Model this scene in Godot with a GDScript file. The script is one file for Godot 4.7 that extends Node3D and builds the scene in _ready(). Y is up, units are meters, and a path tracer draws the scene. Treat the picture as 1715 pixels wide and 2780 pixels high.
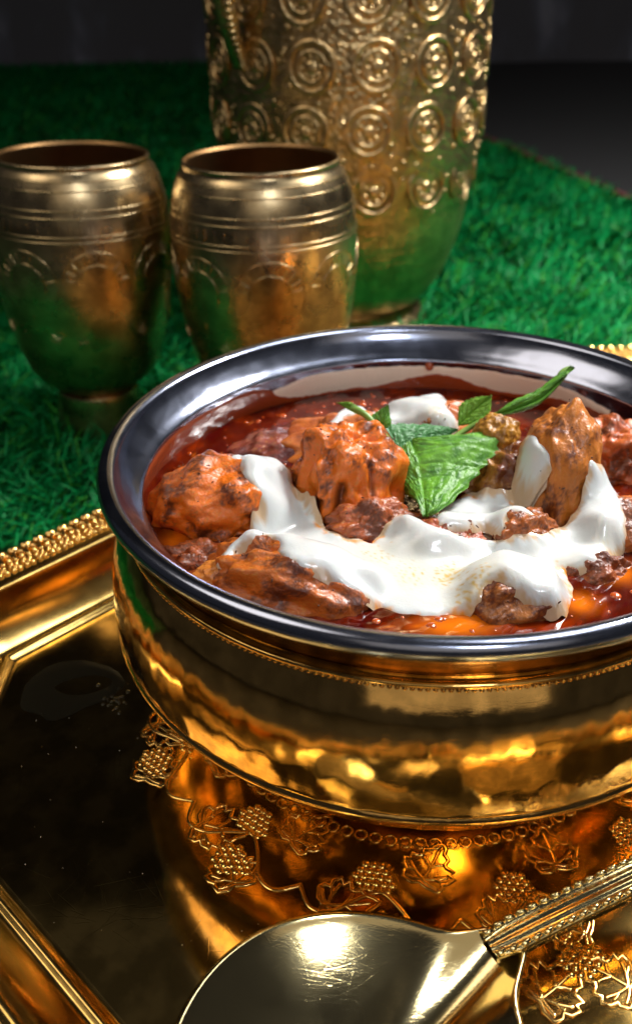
extends Node3D
# World: y up, metres. Origin under the centre of the pot, on the backing of the grass mat. Tray floor at y = 0.010.

const FLOOR := 0.010
const GRAVY := 0.0612
var M := {}
var food_top := PackedFloat32Array()     # heights of the food on a plan grid, for the cream that lies on it
const HG := 240
const HS := 0.00062
var noise_a := FastNoiseLite.new()
var noise_b := FastNoiseLite.new()
var noise_c := FastNoiseLite.new()

# ---------------------------------------------------------------- mesh builder
class MB:
	var v := PackedVector3Array()
	var c := PackedColorArray()
	var ix := PackedInt32Array()
	var col := Color(1, 1, 1)
	func add(p: Vector3) -> int:
		v.append(p)
		c.append(col)
		return v.size() - 1
	func tri(a: int, b: int, d: int) -> void:
		ix.append(a)
		ix.append(b)
		ix.append(d)
	# f(i, j) -> point; the surface faces du x dv
	func grid(nu: int, nv: int, wrap: bool, f: Callable, g = null) -> void:
		var at := v.size()
		var cols := nu if wrap else nu + 1
		for j in nv + 1:
			for i in cols:
				var p: Vector3 = f.call(i, j)
				if g != null:
					col = g.call(i, j, p)
				add(p)
		for j in nv:
			for i in nu:
				var i2 := (i + 1) % cols
				var a := at + j * cols + i
				var b := at + (j + 1) * cols + i
				var d := at + (j + 1) * cols + i2
				var e := at + j * cols + i2
				tri(a, b, d)
				tri(a, d, e)
	# prof: points (radius, height); listed upwards the surface faces outwards
	func lathe(prof: PackedVector2Array, segs: int, bend = null, g = null) -> void:
		var f := func(i: int, j: int) -> Vector3:
			var t := TAU * i / segs
			var p := prof[j]
			if bend != null:
				p = bend.call(t, p)
			return Vector3(p.x * cos(t), p.y, -p.x * sin(t))
		grid(segs, prof.size() - 1, true, f, g)
	func tube(path: PackedVector3Array, rad, segs := 8, closed := false, flat := 1.0, upv := Vector3.UP) -> void:
		var n := path.size()
		var at := v.size()
		for j in n:
			var a := path[(j - 1 + n) % n] if closed or j > 0 else path[0]
			var b := path[(j + 1) % n] if closed or j < n - 1 else path[n - 1]
			var t := (b - a).normalized()
			var s := t.cross(upv)
			s = s.normalized() if s.length() > 1e-5 else t.cross(Vector3.RIGHT).normalized()
			var u := s.cross(t).normalized()
			var r: float = rad if rad is float else rad[j]
			for i in segs:
				var w := TAU * i / segs
				add(path[j] + s * cos(w) * r + u * sin(w) * r * flat)
		for j in (n if closed else n - 1):
			for i in segs:
				var a := at + j * segs + i
				var b := at + ((j + 1) % n) * segs + i
				var d := at + ((j + 1) % n) * segs + (i + 1) % segs
				var e := at + j * segs + (i + 1) % segs
				tri(a, b, d)
				tri(a, d, e)
		if not closed:
			var a := add(path[0])
			var b := add(path[n - 1])
			for i in segs:
				tri(a, at + i, at + (i + 1) % segs)
				tri(b, at + (n - 1) * segs + (i + 1) % segs, at + (n - 1) * segs + i)
	func ball(p: Vector3, r: Vector3, nu := 12, nv := 8, basis := Basis()) -> void:
		grid(nu, nv, true, func(i: int, j: int): 
			var t := TAU * i / nu
			var q := PI * (float(j) / nv - 0.5)
			return p + basis * Vector3(r.x * cos(q) * cos(t), r.y * sin(q), -r.z * cos(q) * sin(t)))
	func dome(p: Vector3, r: float, h: float, nu := 12, nv := 4) -> void:
		grid(nu, nv, true, func(i: int, j: int):
			var t := TAU * i / nu
			var q := PI * 0.5 * j / nv
			return p + Vector3(r * cos(q) * cos(t), h * sin(q), -r * cos(q) * sin(t)))
	func mesh() -> ArrayMesh:
		var n := PackedVector3Array()
		n.resize(v.size())
		for k in range(0, ix.size(), 3):
			var a := v[ix[k]]
			var w := (v[ix[k + 2]] - a).cross(v[ix[k + 1]] - a)
			n[ix[k]] += w
			n[ix[k + 1]] += w
			n[ix[k + 2]] += w
		for k in n.size():
			n[k] = n[k].normalized()
		var arr := []
		arr.resize(Mesh.ARRAY_MAX)
		arr[Mesh.ARRAY_VERTEX] = v
		arr[Mesh.ARRAY_NORMAL] = n
		arr[Mesh.ARRAY_COLOR] = c
		arr[Mesh.ARRAY_INDEX] = ix
		var m := ArrayMesh.new()
		m.add_surface_from_arrays(Mesh.PRIMITIVE_TRIANGLES, arr)
		return m

func numbered(parent: Node, called: String) -> String:
	if not parent.has_node(called):
		return called
	var k := 1
	while parent.has_node("%s_%03d" % [called, k]):
		k += 1
	return "%s_%03d" % [called, k]

func put(called: String, mesh, mat: Material, parent: Node = null) -> MeshInstance3D:
	var o := MeshInstance3D.new()
	o.mesh = mesh.mesh() if mesh is MB else mesh
	o.material_override = mat
	if parent == null:
		parent = self
	o.name = numbered(parent, called)
	parent.add_child(o, true)
	return o

func tag(o: Node3D, label: String, category: String, group := "") -> Node3D:
	o.set_meta("label", label)
	o.set_meta("category", category)
	if group:
		o.set_meta("group", group)
	return o

func thing(called: String, label: String, category: String, at := Vector3.ZERO, group := "") -> Node3D:
	var o := Node3D.new()
	o.name = numbered(self, called)
	add_child(o, true)
	o.position = at
	return tag(o, label, category, group)

# Catmull-Rom through (r, y) points; a doubled point keeps a sharp corner
func smooth2(pts: Array, per := 6) -> PackedVector2Array:
	var out := PackedVector2Array()
	var n := pts.size()
	for k in n - 1:
		var b: Vector2 = pts[k]
		var c: Vector2 = pts[k + 1]
		if b.distance_to(c) < 1e-7:
			continue
		var a: Vector2 = pts[max(k - 1, 0)]
		var d: Vector2 = pts[min(k + 2, n - 1)]
		for s in per:
			out.append(b.cubic_interpolate(c, a, d, float(s) / per))
	out.append(pts[n - 1])
	return out

func smooth3(pts: Array, per := 8) -> PackedVector3Array:
	var out := PackedVector3Array()
	var n := pts.size()
	for k in n - 1:
		for s in per:
			out.append(pts[k].cubic_interpolate(pts[k + 1], pts[max(k - 1, 0)], pts[min(k + 2, n - 1)], float(s) / per))
	out.append(pts[n - 1])
	return out

# ---------------------------------------------------------------- materials
func noise_tex(kind: int, freq: float, octaves: int, size := 512, seed_ := 1, normal := 0.0, ramp: Gradient = null) -> NoiseTexture2D:
	var n := FastNoiseLite.new()
	n.noise_type = kind
	n.seed = seed_
	n.frequency = freq
	n.fractal_octaves = octaves
	var t := NoiseTexture2D.new()
	t.width = size
	t.height = size
	t.seamless = true
	t.noise = n
	if normal > 0.0:
		t.as_normal_map = true
		t.bump_strength = normal
	if ramp:
		t.color_ramp = ramp
	return t

func ramp2(a: float, b: float, lo := 0.0, hi := 1.0) -> Gradient:
	var g := Gradient.new()
	g.offsets = PackedFloat32Array([lo, hi])
	g.colors = PackedColorArray([Color(a, a, a), Color(b, b, b)])
	return g

func scratch_tex(size: int, count: int, seed_: int, along := -1.0) -> ImageTexture:
	var r := RandomNumberGenerator.new()
	r.seed = seed_
	var im := Image.create(size, size, false, Image.FORMAT_RGB8)
	im.fill(Color(0.5, 0.5, 0.5))
	for k in count:
		var p := Vector2(r.randf() * size, r.randf() * size)
		var ang := r.randf() * TAU if along < 0.0 else along + r.randfn() * 0.06
		var len_ := int(r.randf_range(0.05, 0.35) * size * (0.4 if along < 0.0 else 1.0))
		var bend := r.randfn() * 0.002
		var s := r.randf_range(0.04, 0.3) * (1 if r.randf() < 0.5 else -1)
		for q in len_:
			ang += bend
			p += Vector2(cos(ang), sin(ang))
			im.set_pixel(posmod(int(p.x), size), posmod(int(p.y), size), Color(0.5 + s, 0.5 + s, 0.5 + s))
	im.bump_map_to_normal_map(1.0)
	return ImageTexture.create_from_image(im)

func mat(called: String, albedo: Color, rough: float, metal := 0.0) -> StandardMaterial3D:
	var m := StandardMaterial3D.new()
	m.resource_name = called
	m.albedo_color = albedo.linear_to_srgb()
	m.roughness = rough
	m.metallic = metal
	M[called] = m
	return m

func tri_map(m: StandardMaterial3D, scale: float, world := false) -> void:
	m.uv1_triplanar = true
	m.uv1_world_triplanar = world
	m.uv1_scale = Vector3(scale, scale, scale)

func normal_map(m: StandardMaterial3D, t: Texture2D, s: float) -> void:
	m.normal_enabled = true
	m.normal_texture = t
	m.normal_scale = s

func materials() -> void:
	var scr := scratch_tex(1024, 900, 3)
	var brushed := scratch_tex(1024, 1500, 5, 0.0)
	var smudge := noise_tex(FastNoiseLite.TYPE_SIMPLEX, 0.008, 5, 512, 4, 0.0, ramp2(0.78, 1.3, 0.25, 0.8))
	var dull := noise_tex(FastNoiseLite.TYPE_SIMPLEX, 0.012, 5, 512, 9, 0.0, ramp2(0.80, 1.0, 0.3, 0.7))
	var b := mat("tray_brass", Color(0.88, 0.57, 0.17), 0.20, 1.0)
	tri_map(b, 11.0)
	normal_map(b, scr, 0.16)
	b.roughness_texture = smudge
	b.albedo_texture = dull
	b = mat("tray_mirror", Color(0.88, 0.56, 0.16), 0.095, 1.0)
	tri_map(b, 11.0)
	normal_map(b, scr, 0.10)
	b.roughness_texture = smudge
	b.albedo_texture = dull
	b = mat("emboss_brass", Color(0.88, 0.57, 0.18), 0.15, 1.0)
	b = mat("pot_brass", Color(0.92, 0.54, 0.16), 0.11, 1.0)
	tri_map(b, 22.0)
	normal_map(b, brushed, 0.22)
	b.roughness_texture = smudge
	b.albedo_texture = dull
	b = mat("cup_brass", Color(0.64, 0.48, 0.26), 0.30, 1.0)
	tri_map(b, 16.0)
	normal_map(b, brushed, 0.3)
	b.roughness_texture = smudge
	b.albedo_texture = dull
	b = mat("jug_brass", Color(0.74, 0.53, 0.26), 0.31, 1.0)
	tri_map(b, 14.0)
	normal_map(b, noise_tex(FastNoiseLite.TYPE_CELLULAR, 0.05, 2, 512, 12, 6.0), 0.9)
	b.albedo_texture = dull
	b = mat("spoon_brass", Color(0.70, 0.56, 0.27), 0.16, 1.0)
	tri_map(b, 14.0)
	normal_map(b, brushed, 0.35)
	b.roughness_texture = smudge
	b = mat("steel", Color(0.33, 0.36, 0.46), 0.20, 1.0)
	tri_map(b, 18.0)
	normal_map(b, brushed, 0.25)
	b.roughness_texture = smudge
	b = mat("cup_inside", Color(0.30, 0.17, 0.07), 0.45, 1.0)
	# food
	var grain := noise_tex(FastNoiseLite.TYPE_SIMPLEX_SMOOTH, 0.03, 5, 512, 21)
	var pits := noise_tex(FastNoiseLite.TYPE_CELLULAR, 0.035, 3, 512, 22)
	b = mat("chicken", Color(1, 1, 1), 0.42)
	b.vertex_color_use_as_albedo = true
	tri_map(b, 95.0)
	b.heightmap_enabled = true
	b.heightmap_texture = pits
	b.heightmap_scale = 0.014
	b.clearcoat_enabled = true
	b.clearcoat = 0.15
	b.clearcoat_roughness = 0.22
	b = mat("gravy", Color(1, 1, 1), 0.12)
	b.vertex_color_use_as_albedo = true
	b.metallic_specular = 0.6
	b.clearcoat_enabled = true
	b.clearcoat = 0.6
	b.clearcoat_roughness = 0.04
	b = mat("smear", Color(0.30, 0.055, 0.012), 0.25)
	tri_map(b, 30.0)
	b.heightmap_enabled = true
	b.heightmap_texture = grain
	b.heightmap_scale = 0.02
	b = mat("cream", Color(1, 1, 1), 0.30)
	b.subsurf_scatter_enabled = true
	b.subsurf_scatter_strength = 0.10
	b.vertex_color_use_as_albedo = true
	tri_map(b, 70.0)
	b.heightmap_enabled = true
	b.heightmap_texture = grain
	b.heightmap_scale = 0.003
	b.clearcoat_enabled = true
	b.clearcoat = 0.45
	b.clearcoat_roughness = 0.08
	b = mat("pale_film", Color(0.88, 0.82, 0.68), 0.35)
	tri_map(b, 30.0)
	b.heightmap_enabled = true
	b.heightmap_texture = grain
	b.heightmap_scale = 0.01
	b = mat("mint_leaf", Color(1, 1, 1), 0.42)
	b.vertex_color_use_as_albedo = true
	tri_map(b, 90.0)
	b.heightmap_enabled = true
	b.heightmap_texture = grain
	b.heightmap_scale = 0.012
	b.backlight_enabled = true
	b.backlight = Color(0.25, 0.5, 0.1)
	mat("mint_stem", Color(0.16, 0.30, 0.045), 0.4)
	# surroundings
	b = mat("grass_blade", Color(1, 1, 1), 0.42)
	b.vertex_color_use_as_albedo = true
	b.metallic_specular = 0.25
	mat("mat_backing", Color(0.012, 0.05, 0.018), 0.9)
	mat("mat_binding", Color(0.12, 0.035, 0.03), 0.9)
	b = mat("dark_cloth", Color(0.030, 0.030, 0.031), 0.95)
	b = mat("backdrop_cloth", Color(0.28, 0.29, 0.35), 0.95)
	var g := Gradient.new()
	g.offsets = PackedFloat32Array([0.45, 0.62, 0.85])
	g.colors = PackedColorArray([Color(0.70, 0.69, 0.67), Color(0.76, 0.76, 0.77), Color(1.0, 1.0, 1.0)])
	b.albedo_texture = noise_tex(FastNoiseLite.TYPE_SIMPLEX, 0.006, 6, 512, 31, 0.0, g)
	b.uv1_triplanar = true
	b.uv1_scale = Vector3(1.9, 1.1, 1.9)
	mat("lamp_housing", Color(0.05, 0.05, 0.05), 0.5)

# ---------------------------------------------------------------- camera, light
func setup() -> void:
	var cam := Camera3D.new()
	cam.name = "camera"
	add_child(cam)
	cam.position = Vector3(-0.0261, 0.176, 0.1887)
	cam.rotation_degrees = Vector3(-31.534, 0, -1.161)
	var at := CameraAttributesPhysical.new()
	at.frustum_near = 0.01
	at.frustum_far = 20.0
	at.frustum_focal_length = 12.0 / tan(deg_to_rad(58.538 / 2.0))
	at.frustum_focus_distance = 0.188
	at.exposure_aperture = at.frustum_focal_length / 1.9
	cam.attributes = at
	cam.fov = 58.538
	cam.near = 0.01
	cam.far = 20.0
	cam.current = true
	var we := WorldEnvironment.new()
	we.name = "world_environment"
	var e := Environment.new()
	e.background_mode = Environment.BG_COLOR
	e.background_color = Color(0.027, 0.027, 0.030).linear_to_srgb()
	e.tonemap_mode = Environment.TONE_MAPPER_LINEAR
	e.tonemap_exposure = 1.0
	e.sdfgi_enabled = true
	e.ssao_enabled = true
	e.ssil_enabled = true
	we.environment = e
	add_child(we)
	# lamps: softbox low right, panels above, small one in front; plus an added bounce panel
	softbox("softbox_lamp", "small square white lamp held low behind the table on the right", Vector3(0.27, 0.43, -0.19), Vector3(0.44, 0.0, -0.05), Vector2(0.13, 0.13), 0.77, Color(1.0, 0.985, 0.97))
	softbox("panel_lamp", "square white panel lamp hanging above the right side of the table", Vector3(0.22, 0.72, -0.10), Vector3(0.30, 0.0, 0.08), Vector2(0.19, 0.19), 0.10, Color(0.95, 0.97, 1.0))
	softbox("added_bounce_panel", "added unseen warm panel standing in for the lit room far in front of the table", Vector3(0.15, 0.95, 1.45), Vector3(0, 0.10, 0), Vector2(1.7, 1.0), 0.11, Color(1.0, 0.86, 0.70))  # no real lamp: unseen panel added for the warm glow of the room
	softbox("side_lamp", "square warm lamp panel hanging above the left side of the table", Vector3(-0.52, 0.86, 0.06), Vector3(0, 0.05, 0), Vector2(0.50, 0.50), 0.11, Color(1.0, 0.88, 0.74))
	softbox("fill_lamp", "small dim lamp above the spoon in front of the table", Vector3(0.10, 0.50, 0.42), Vector3(0, 0.02, 0.05), Vector2(0.10, 0.06), 0.07, Color(0.86, 0.91, 1.0))

func softbox(called: String, label: String, at: Vector3, aim: Vector3, size: Vector2, energy: float, col: Color) -> void:
	var o := thing(called, label, "lamp", at)
	o.look_at_from_position(at, aim)
	var bx := BoxMesh.new()
	bx.size = Vector3(size.x + 0.02, size.y + 0.02, 0.06)
	var h := put("housing", bx, M["lamp_housing"], o)
	h.position = Vector3(0, 0, 0.035)
	var em := mat(called + "_glow", Color(0.8, 0.8, 0.8), 0.6)
	em.emission_enabled = true
	em.emission = col.linear_to_srgb()
	em.emission_energy_multiplier = minf(1.5, energy * 3.14 / (size.x * size.y))
	var q := BoxMesh.new()
	q.size = Vector3(size.x, size.y, 0.004)
	var d := put("lamp_diffuser", q, em, o)
	d.position = Vector3(0, 0, 0.003)
	var l := AreaLight3D.new()
	l.name = "light"
	l.area_size = size
	l.light_energy = energy
	l.light_color = col.linear_to_srgb()
	l.area_range = 5.0
	l.area_attenuation = 2.0
	l.shadow_enabled = true
	o.add_child(l)
	l.position = Vector3(0, 0, -0.004)

# ---------------------------------------------------------------- setting
func surroundings() -> void:
	var b := MB.new()
	b.grid(8, 8, false, func(i: int, j: int): return Vector3(-3.0 + 6.0 * i / 8, -0.012, 2.0 - 4.2 * j / 8))
	var g := put("ground", b, M["dark_cloth"])
	g.set_meta("kind", "structure")
	b = MB.new()
	b.grid(160, 24, false, func(i: int, j: int):
		var x := -3.0 + 6.0 * i / 160
		var y := -0.012 + 2.6 * j / 24
		return Vector3(x, y, -1.75 + 0.03 * noise_a.get_noise_2d(x * 90, y * 12)))
	var w := put("backdrop", b, M["backdrop_cloth"])
	w.set_meta("kind", "structure")

# tray axes: p along the short left side's normal, q along the far-left side's normal
const TP := Vector3(-0.707, 0, 0.707)
const TQ := Vector3(-0.707, 0, -0.707)

func tray_outline(d: float) -> PackedVector3Array:
	# floor distances from the pot centre along -u, far-left, +u, near-right, plus the cut corners
	var sides := [[TQ, 0.0835], [Vector3(-1, 0, 0), 0.1112], [TP, 0.1135], [Vector3(0, 0, 1), 0.154], [-TQ, 0.152], [Vector3(1, 0, 0), 0.226], [-TP, 0.204], [Vector3(0, 0, -1), 0.166]]
	var out := PackedVector3Array()
	for k in 8:
		var n1: Vector3 = sides[k][0]
		var n2: Vector3 = sides[(k + 1) % 8][0]
		var d1: float = sides[k][1] + d
		var d2: float = sides[(k + 1) % 8][1] + d
		var det := n1.x * n2.z - n1.z * n2.x
		out.append(Vector3((d1 * n2.z - d2 * n1.z) / det, 0, (n1.x * d2 - n2.x * d1) / det))
	return out

func tray() -> void:
	var o := thing("serving_tray", "polished octagonal brass tray with beaded rim under the pot", "tray")
	# floor and wall as rings of the outline; every ring: offset, height
	var prof := [[-0.0020, 0.0], [-0.0014, 0.0], [-0.0008, 0.0001], [0.0, 0.0006], [0.0008, 0.0012], [0.0016, 0.0012], [0.0022, 0.0005], [0.003, 0.0006], [0.0038, 0.0010], [0.0050, 0.0018], [0.0062, 0.0027], [0.0074, 0.0037], [0.0086, 0.0048], [0.0098, 0.0061], [0.0109, 0.0077], [0.0118, 0.0096], [0.0125, 0.0114], [0.0129, 0.0130], [0.0133, 0.0137], [0.0140, 0.0141], [0.0149, 0.0139], [0.0154, 0.0133], [0.0158, 0.0130], [0.0162, 0.0130], [0.027, 0.0122], [0.0300, 0.0122], [0.0310, 0.0119], [0.0312, 0.0112], [0.0300, 0.0108], [0.0162, 0.0116], [0.0145, 0.0122], [0.0125, 0.0075], [0.004, -0.001], [0.0, -0.0014], [-0.0020, -0.0014]]
	var b := MB.new()
	var rings := []
	for p in prof:
		var ring := PackedVector3Array()
		var ol := tray_outline(p[0])
		for k in 8:
			# 12 steps along each side; the corners slightly rounded by the steps close to them
			for s: float in [0.0, 0.02, 0.1, 0.3, 0.5, 0.7, 0.9, 0.98]:
				var q: Vector3 = ol[k].lerp(ol[(k + 1) % 8], s)
				ring.append(q + Vector3(0, FLOOR + p[1], 0))
		rings.append(ring)
	b.grid(64, prof.size() - 1, true, func(i: int, j: int): return rings[j][(64 - i) % 64])
	# the floor inside the first ring and the underside
	var first := MB.new()
	put("wall", b, M["tray_brass"], o)
	for side in [0, 1]:
		var m: int = first.add(Vector3(0, FLOOR + (0.0 if side == 0 else -0.0014), 0))
		var ring: PackedVector3Array = rings[0] if side == 0 else rings[prof.size() - 1]
		var at := first.v.size()
		for p in ring:
			first.add(p)
		for k in 64:
			if side == 0:
				first.tri(m, at + k, at + (k + 1) % 64)
			else:
				first.tri(m, at + (k + 1) % 64, at + k)
	put("floor_plate", first, M["tray_mirror"], o)
	tray_rim(o)
	tray_vine(o)
	tray_stain(o)

func tray_rim(o: Node3D) -> void:
	# one scallop of the rim: an arch with a bead in it and two rows of small beads inside
	var b := MB.new()
	var arch := PackedVector3Array()
	for k in 13:
		var t := PI * k / 12
		arch.append(Vector3(-cos(t) * 0.00205, 0.0003, -0.0050 - sin(t) * 0.0044))
	b.tube(arch, 0.00062, 6)
	b.dome(Vector3(0, 0, -0.0062), 0.00105, 0.0012, 10, 4)
	b.dome(Vector3(-0.00105, 0, -0.0034), 0.0008, 0.0009, 8, 3)
	b.dome(Vector3(0.00105, 0, -0.0034), 0.0008, 0.0009, 8, 3)
	b.dome(Vector3(0, 0, -0.0042), 0.0006, 0.0009, 8, 3)
	b.dome(Vector3(-0.0010, 0, -0.0014), 0.00085, 0.0008, 8, 3)
	b.dome(Vector3(0.0010, 0, -0.0014), 0.00085, 0.0008, 8, 3)
	b.dome(Vector3(0, 0, -0.0023), 0.0006, 0.0007, 8, 3)
	# the outer bead border
	b.ball(Vector3(0, 0.0001, -0.0111), Vector3(0.0021, 0.0011, 0.0013), 10, 6)
	var m := b.mesh()
	var ol := tray_outline(0.0185)
	var first: MeshInstance3D = null
	for k in 8:
		var a := ol[k]
		var c := ol[(k + 1) % 8]
		var n := int(round(a.distance_to(c) / 0.0043))
		var along := (c - a).normalized()
		var outw := along.cross(Vector3.UP)
		if outw.dot(a) < 0:
			outw = -outw
		for s in n:
			var r := put("rim_scallop", m, M["emboss_brass"], o)
			var basis := Basis(outw.cross(Vector3.UP).normalized() * -1.0, Vector3.UP, -outw)
			r.transform = Transform3D(basis, a.lerp(c, (s + 0.5) / n) + Vector3(0, FLOOR + 0.0129, 0))

func leaf_lines() -> Array:
	# outline of a five-lobed vine leaf, about 1 across, stalk at the origin, and its veins
	var half := [Vector2(0.02, 0.02), Vector2(0.16, -0.06), Vector2(0.34, -0.04), Vector2(0.42, 0.08), Vector2(0.36, 0.16), Vector2(0.47, 0.24), Vector2(0.52, 0.38), Vector2(0.40, 0.42), Vector2(0.44, 0.52), Vector2(0.30, 0.55), Vector2(0.24, 0.60), Vector2(0.27, 0.72), Vector2(0.14, 0.80), Vector2(0.09, 0.92), Vector2(0.0, 1.02)]
	var outl := PackedVector2Array()
	for p in half:
		outl.append(p)
	for k in range(half.size() - 2, -1, -1):
		outl.append(Vector2(-half[k].x, half[k].y))
	var veins := [[Vector2(0, 0.05), Vector2(0.02, 0.4), Vector2(0, 0.85)], [Vector2(0, 0.1), Vector2(0.2, 0.2), Vector2(0.40, 0.36)], [Vector2(0, 0.1), Vector2(-0.2, 0.2), Vector2(-0.40, 0.36)], [Vector2(0, 0.08), Vector2(0.14, 0.04), Vector2(0.32, 0.03)], [Vector2(0, 0.08), Vector2(-0.14, 0.04), Vector2(-0.32, 0.03)], [Vector2(0.01, 0.4), Vector2(0.1, 0.5), Vector2(0.2, 0.56)], [Vector2(0.01, 0.4), Vector2(-0.1, 0.5), Vector2(-0.2, 0.56)], [Vector2(0.18, 0.2), Vector2(0.28, 0.2), Vector2(0.36, 0.22)], [Vector2(-0.18, 0.2), Vector2(-0.28, 0.2), Vector2(-0.36, 0.22)]]
	return [outl, veins]

func leaf_mesh(size: float, wob: int) -> ArrayMesh:
	var ll := leaf_lines()
	var b := MB.new()
	var r := RandomNumberGenerator.new()
	r.seed = wob
	var outl: PackedVector2Array = ll[0]
	var p3 := PackedVector3Array()
	for p in outl:
		p3.append(Vector3(p.x * size + r.randfn() * 0.012 * size, 0.0001, -p.y * size + r.randfn() * 0.012 * size))
	b.tube(p3, 0.00052, 8, true, 0.34)
	for v in ll[1]:
		var q := PackedVector3Array()
		for p in v:
			q.append(Vector3(p.x * size, 0.0001, -p.y * size))
		b.tube(smooth3([q[0], q[1], q[2]], 4), 0.00040, 8, false, 0.34)
	return b.mesh()

func tray_vine(o: Node3D) -> void:
	var la := leaf_mesh(0.0118, 1)
	var lb := leaf_mesh(0.0110, 2)
	var gb := MB.new()
	var rows := [3, 4, 5, 4, 3, 2]
	for r in rows.size():
		for k in rows[r]:
			gb.dome(Vector3((k - (rows[r] - 1) * 0.5) * 0.00172, 0, -r * 0.00150), 0.00090, 0.00036, 12, 4)
	var gm := gb.mesh()
	var rnd := RandomNumberGenerator.new()
	rnd.seed = 7
	var n := 13
	for k in n:
		var t0 := deg_to_rad(141.0 - 360.0 / 13.0 * k)
		var spots := [[la, 0.0720, 1.0, 0.7], [gm, 0.0735, -6.5, 0.2], [lb, 0.0770, -13.0, 2.5], [gm, 0.0610, -3.0, -0.5], [lb, 0.0615, -15.0, 1.3]]
		for s in spots.size():
			var sp: Array = spots[s]
			var t := t0 + deg_to_rad(sp[2])
			var mi := put("grape_cluster" if sp[0] == gm else "vine_leaf", sp[0], M["emboss_brass"], o)
			var c := Vector3(cos(t), 0, sin(t)) * float(sp[1])
			mi.transform = Transform3D(Basis(Vector3.UP, -t + float(sp[3]) + rnd.randfn() * 0.15), c + Vector3(0.003, FLOOR, 0.006))
		var b := MB.new()
		var path := []
		for q in 9:
			var f := q / 8.0
			var t := t0 + deg_to_rad(6.0 - 28.0 * f)
			var rr := 0.0695 + 0.0042 * sin(f * TAU * 1.5)
			path.append(Vector3(cos(t) * rr + 0.003, FLOOR + 0.0001, sin(t) * rr + 0.006))
		b.tube(smooth3(path, 5), 0.00050, 8, false, 0.36)
		put("vine", b, M["emboss_brass"], o)
	# a wider spray towards the near right corner
	for q in [[la, 82, 0.0935, 0.5], [gm, 77, 0.0880, 0.1], [lb, 71, 0.0960, 2.2], [gm, 65, 0.0900, -0.4], [la, 59, 0.0955, 0.9], [lb, 66, 0.1020, 1.7], [gm, 52, 0.0930, 0.3], [lb, 45, 0.0960, 2.0]]:
		var t := deg_to_rad(q[1])
		var mi := put("grape_cluster" if q[0] == gm else "vine_leaf", q[0], M["emboss_brass"], o)
		mi.transform = Transform3D(Basis(Vector3.UP, -t + float(q[3])), Vector3(cos(t) * q[2], FLOOR, sin(t) * q[2]))
	var ch := MB.new()
	for k in 110:
		var t := TAU * k / 110.0
		var ring := PackedVector3Array()
		for q in 10:
			ring.append(Vector3(cos(t) * 0.0572 + cos(TAU * q / 10) * 0.0013, FLOOR + 0.0001, sin(t) * 0.0572 + sin(TAU * q / 10) * 0.0013))
		ch.tube(ring, 0.00034, 6, true, 0.4)
	put("embossed_chain", ch, M["emboss_brass"], o)

func tray_stain(o: Node3D) -> void:
	var m := mat("oil_film", Color(0.035, 0.03, 0.018), 0.2)
	m.metallic = 0.6
	var pts := [Vector2(-0.1035, 0.0125), Vector2(-0.1045, 0.004), Vector2(-0.1010, -0.003), Vector2(-0.0945, -0.0058), Vector2(-0.087, -0.0046), Vector2(-0.0805, -0.0006), Vector2(-0.0782, 0.0046), Vector2(-0.0815, 0.0095), Vector2(-0.0870, 0.0130), Vector2(-0.0915, 0.0165), Vector2(-0.0955, 0.0172), Vector2(-0.0985, 0.0150)]
	var hole := [Vector2(-0.0965, 0.0048), Vector2(-0.0925, 0.0018), Vector2(-0.0865, 0.0004), Vector2(-0.0820, 0.0022), Vector2(-0.0825, 0.0052), Vector2(-0.0870, 0.0076), Vector2(-0.0925, 0.0078)]
	var n := 90
	var oc := _loop(pts, n)
	var ic := _loop(hole, n)
	var b := MB.new()
	b.grid(n, 6, true, func(i: int, j: int):
		var a: Vector2 = oc[i]
		var c: Vector2 = ic[i]
		var f := j / 6.0
		var w := noise_b.get_noise_2d(a.x * 9000, a.y * 9000) * 0.0007 * (1.0 - f)
		var p := a.lerp(c, f) + (a - c).normalized() * w
		return Vector3(p.x, FLOOR + 0.00006 + 0.00012 * sin(PI * f), p.y))
	put("oil_stain", b, m, o)
	var r := RandomNumberGenerator.new()
	r.seed = 17
	var d := MB.new()
	for k in 34:
		var t := r.randf() * TAU
		var q := Vector2(-0.079, 0.0100) + Vector2(cos(t), sin(t)) * absf(r.randfn()) * 0.0048
		var s := r.randf_range(0.0002, 0.0007)
		d.dome(Vector3(q.x, FLOOR, q.y), s, s * 0.3, 12, 3)
	put("oil_drops", d, m, o)
	# crumbs of dust
	var du := MB.new()
	for k in 70:
		var q := Vector2(r.randf_range(-0.105, -0.03), r.randf_range(0.012, 0.085))
		var s := r.randf_range(0.00004, 0.00012)
		du.ball(Vector3(q.x, FLOOR + s * 0.5, q.y), Vector3(s, s * 0.6, s * r.randf_range(0.5, 1.6)), 6, 4)
	var dm := mat("dust_grain", Color(0.6, 0.55, 0.45), 0.8)
	var dd := put("dust", du, dm, o)
	dd.set_meta("kind", "stuff")

func _loop(pts: Array, n: int) -> PackedVector2Array:
	var out := PackedVector2Array()
	var m := pts.size()
	for k in n:
		var f := float(k) / n * m
		var i := int(f)
		out.append(pts[i % m].cubic_interpolate(pts[(i + 1) % m], pts[(i + m - 1) % m], pts[(i + 2) % m], f - i))
	return out

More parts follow.
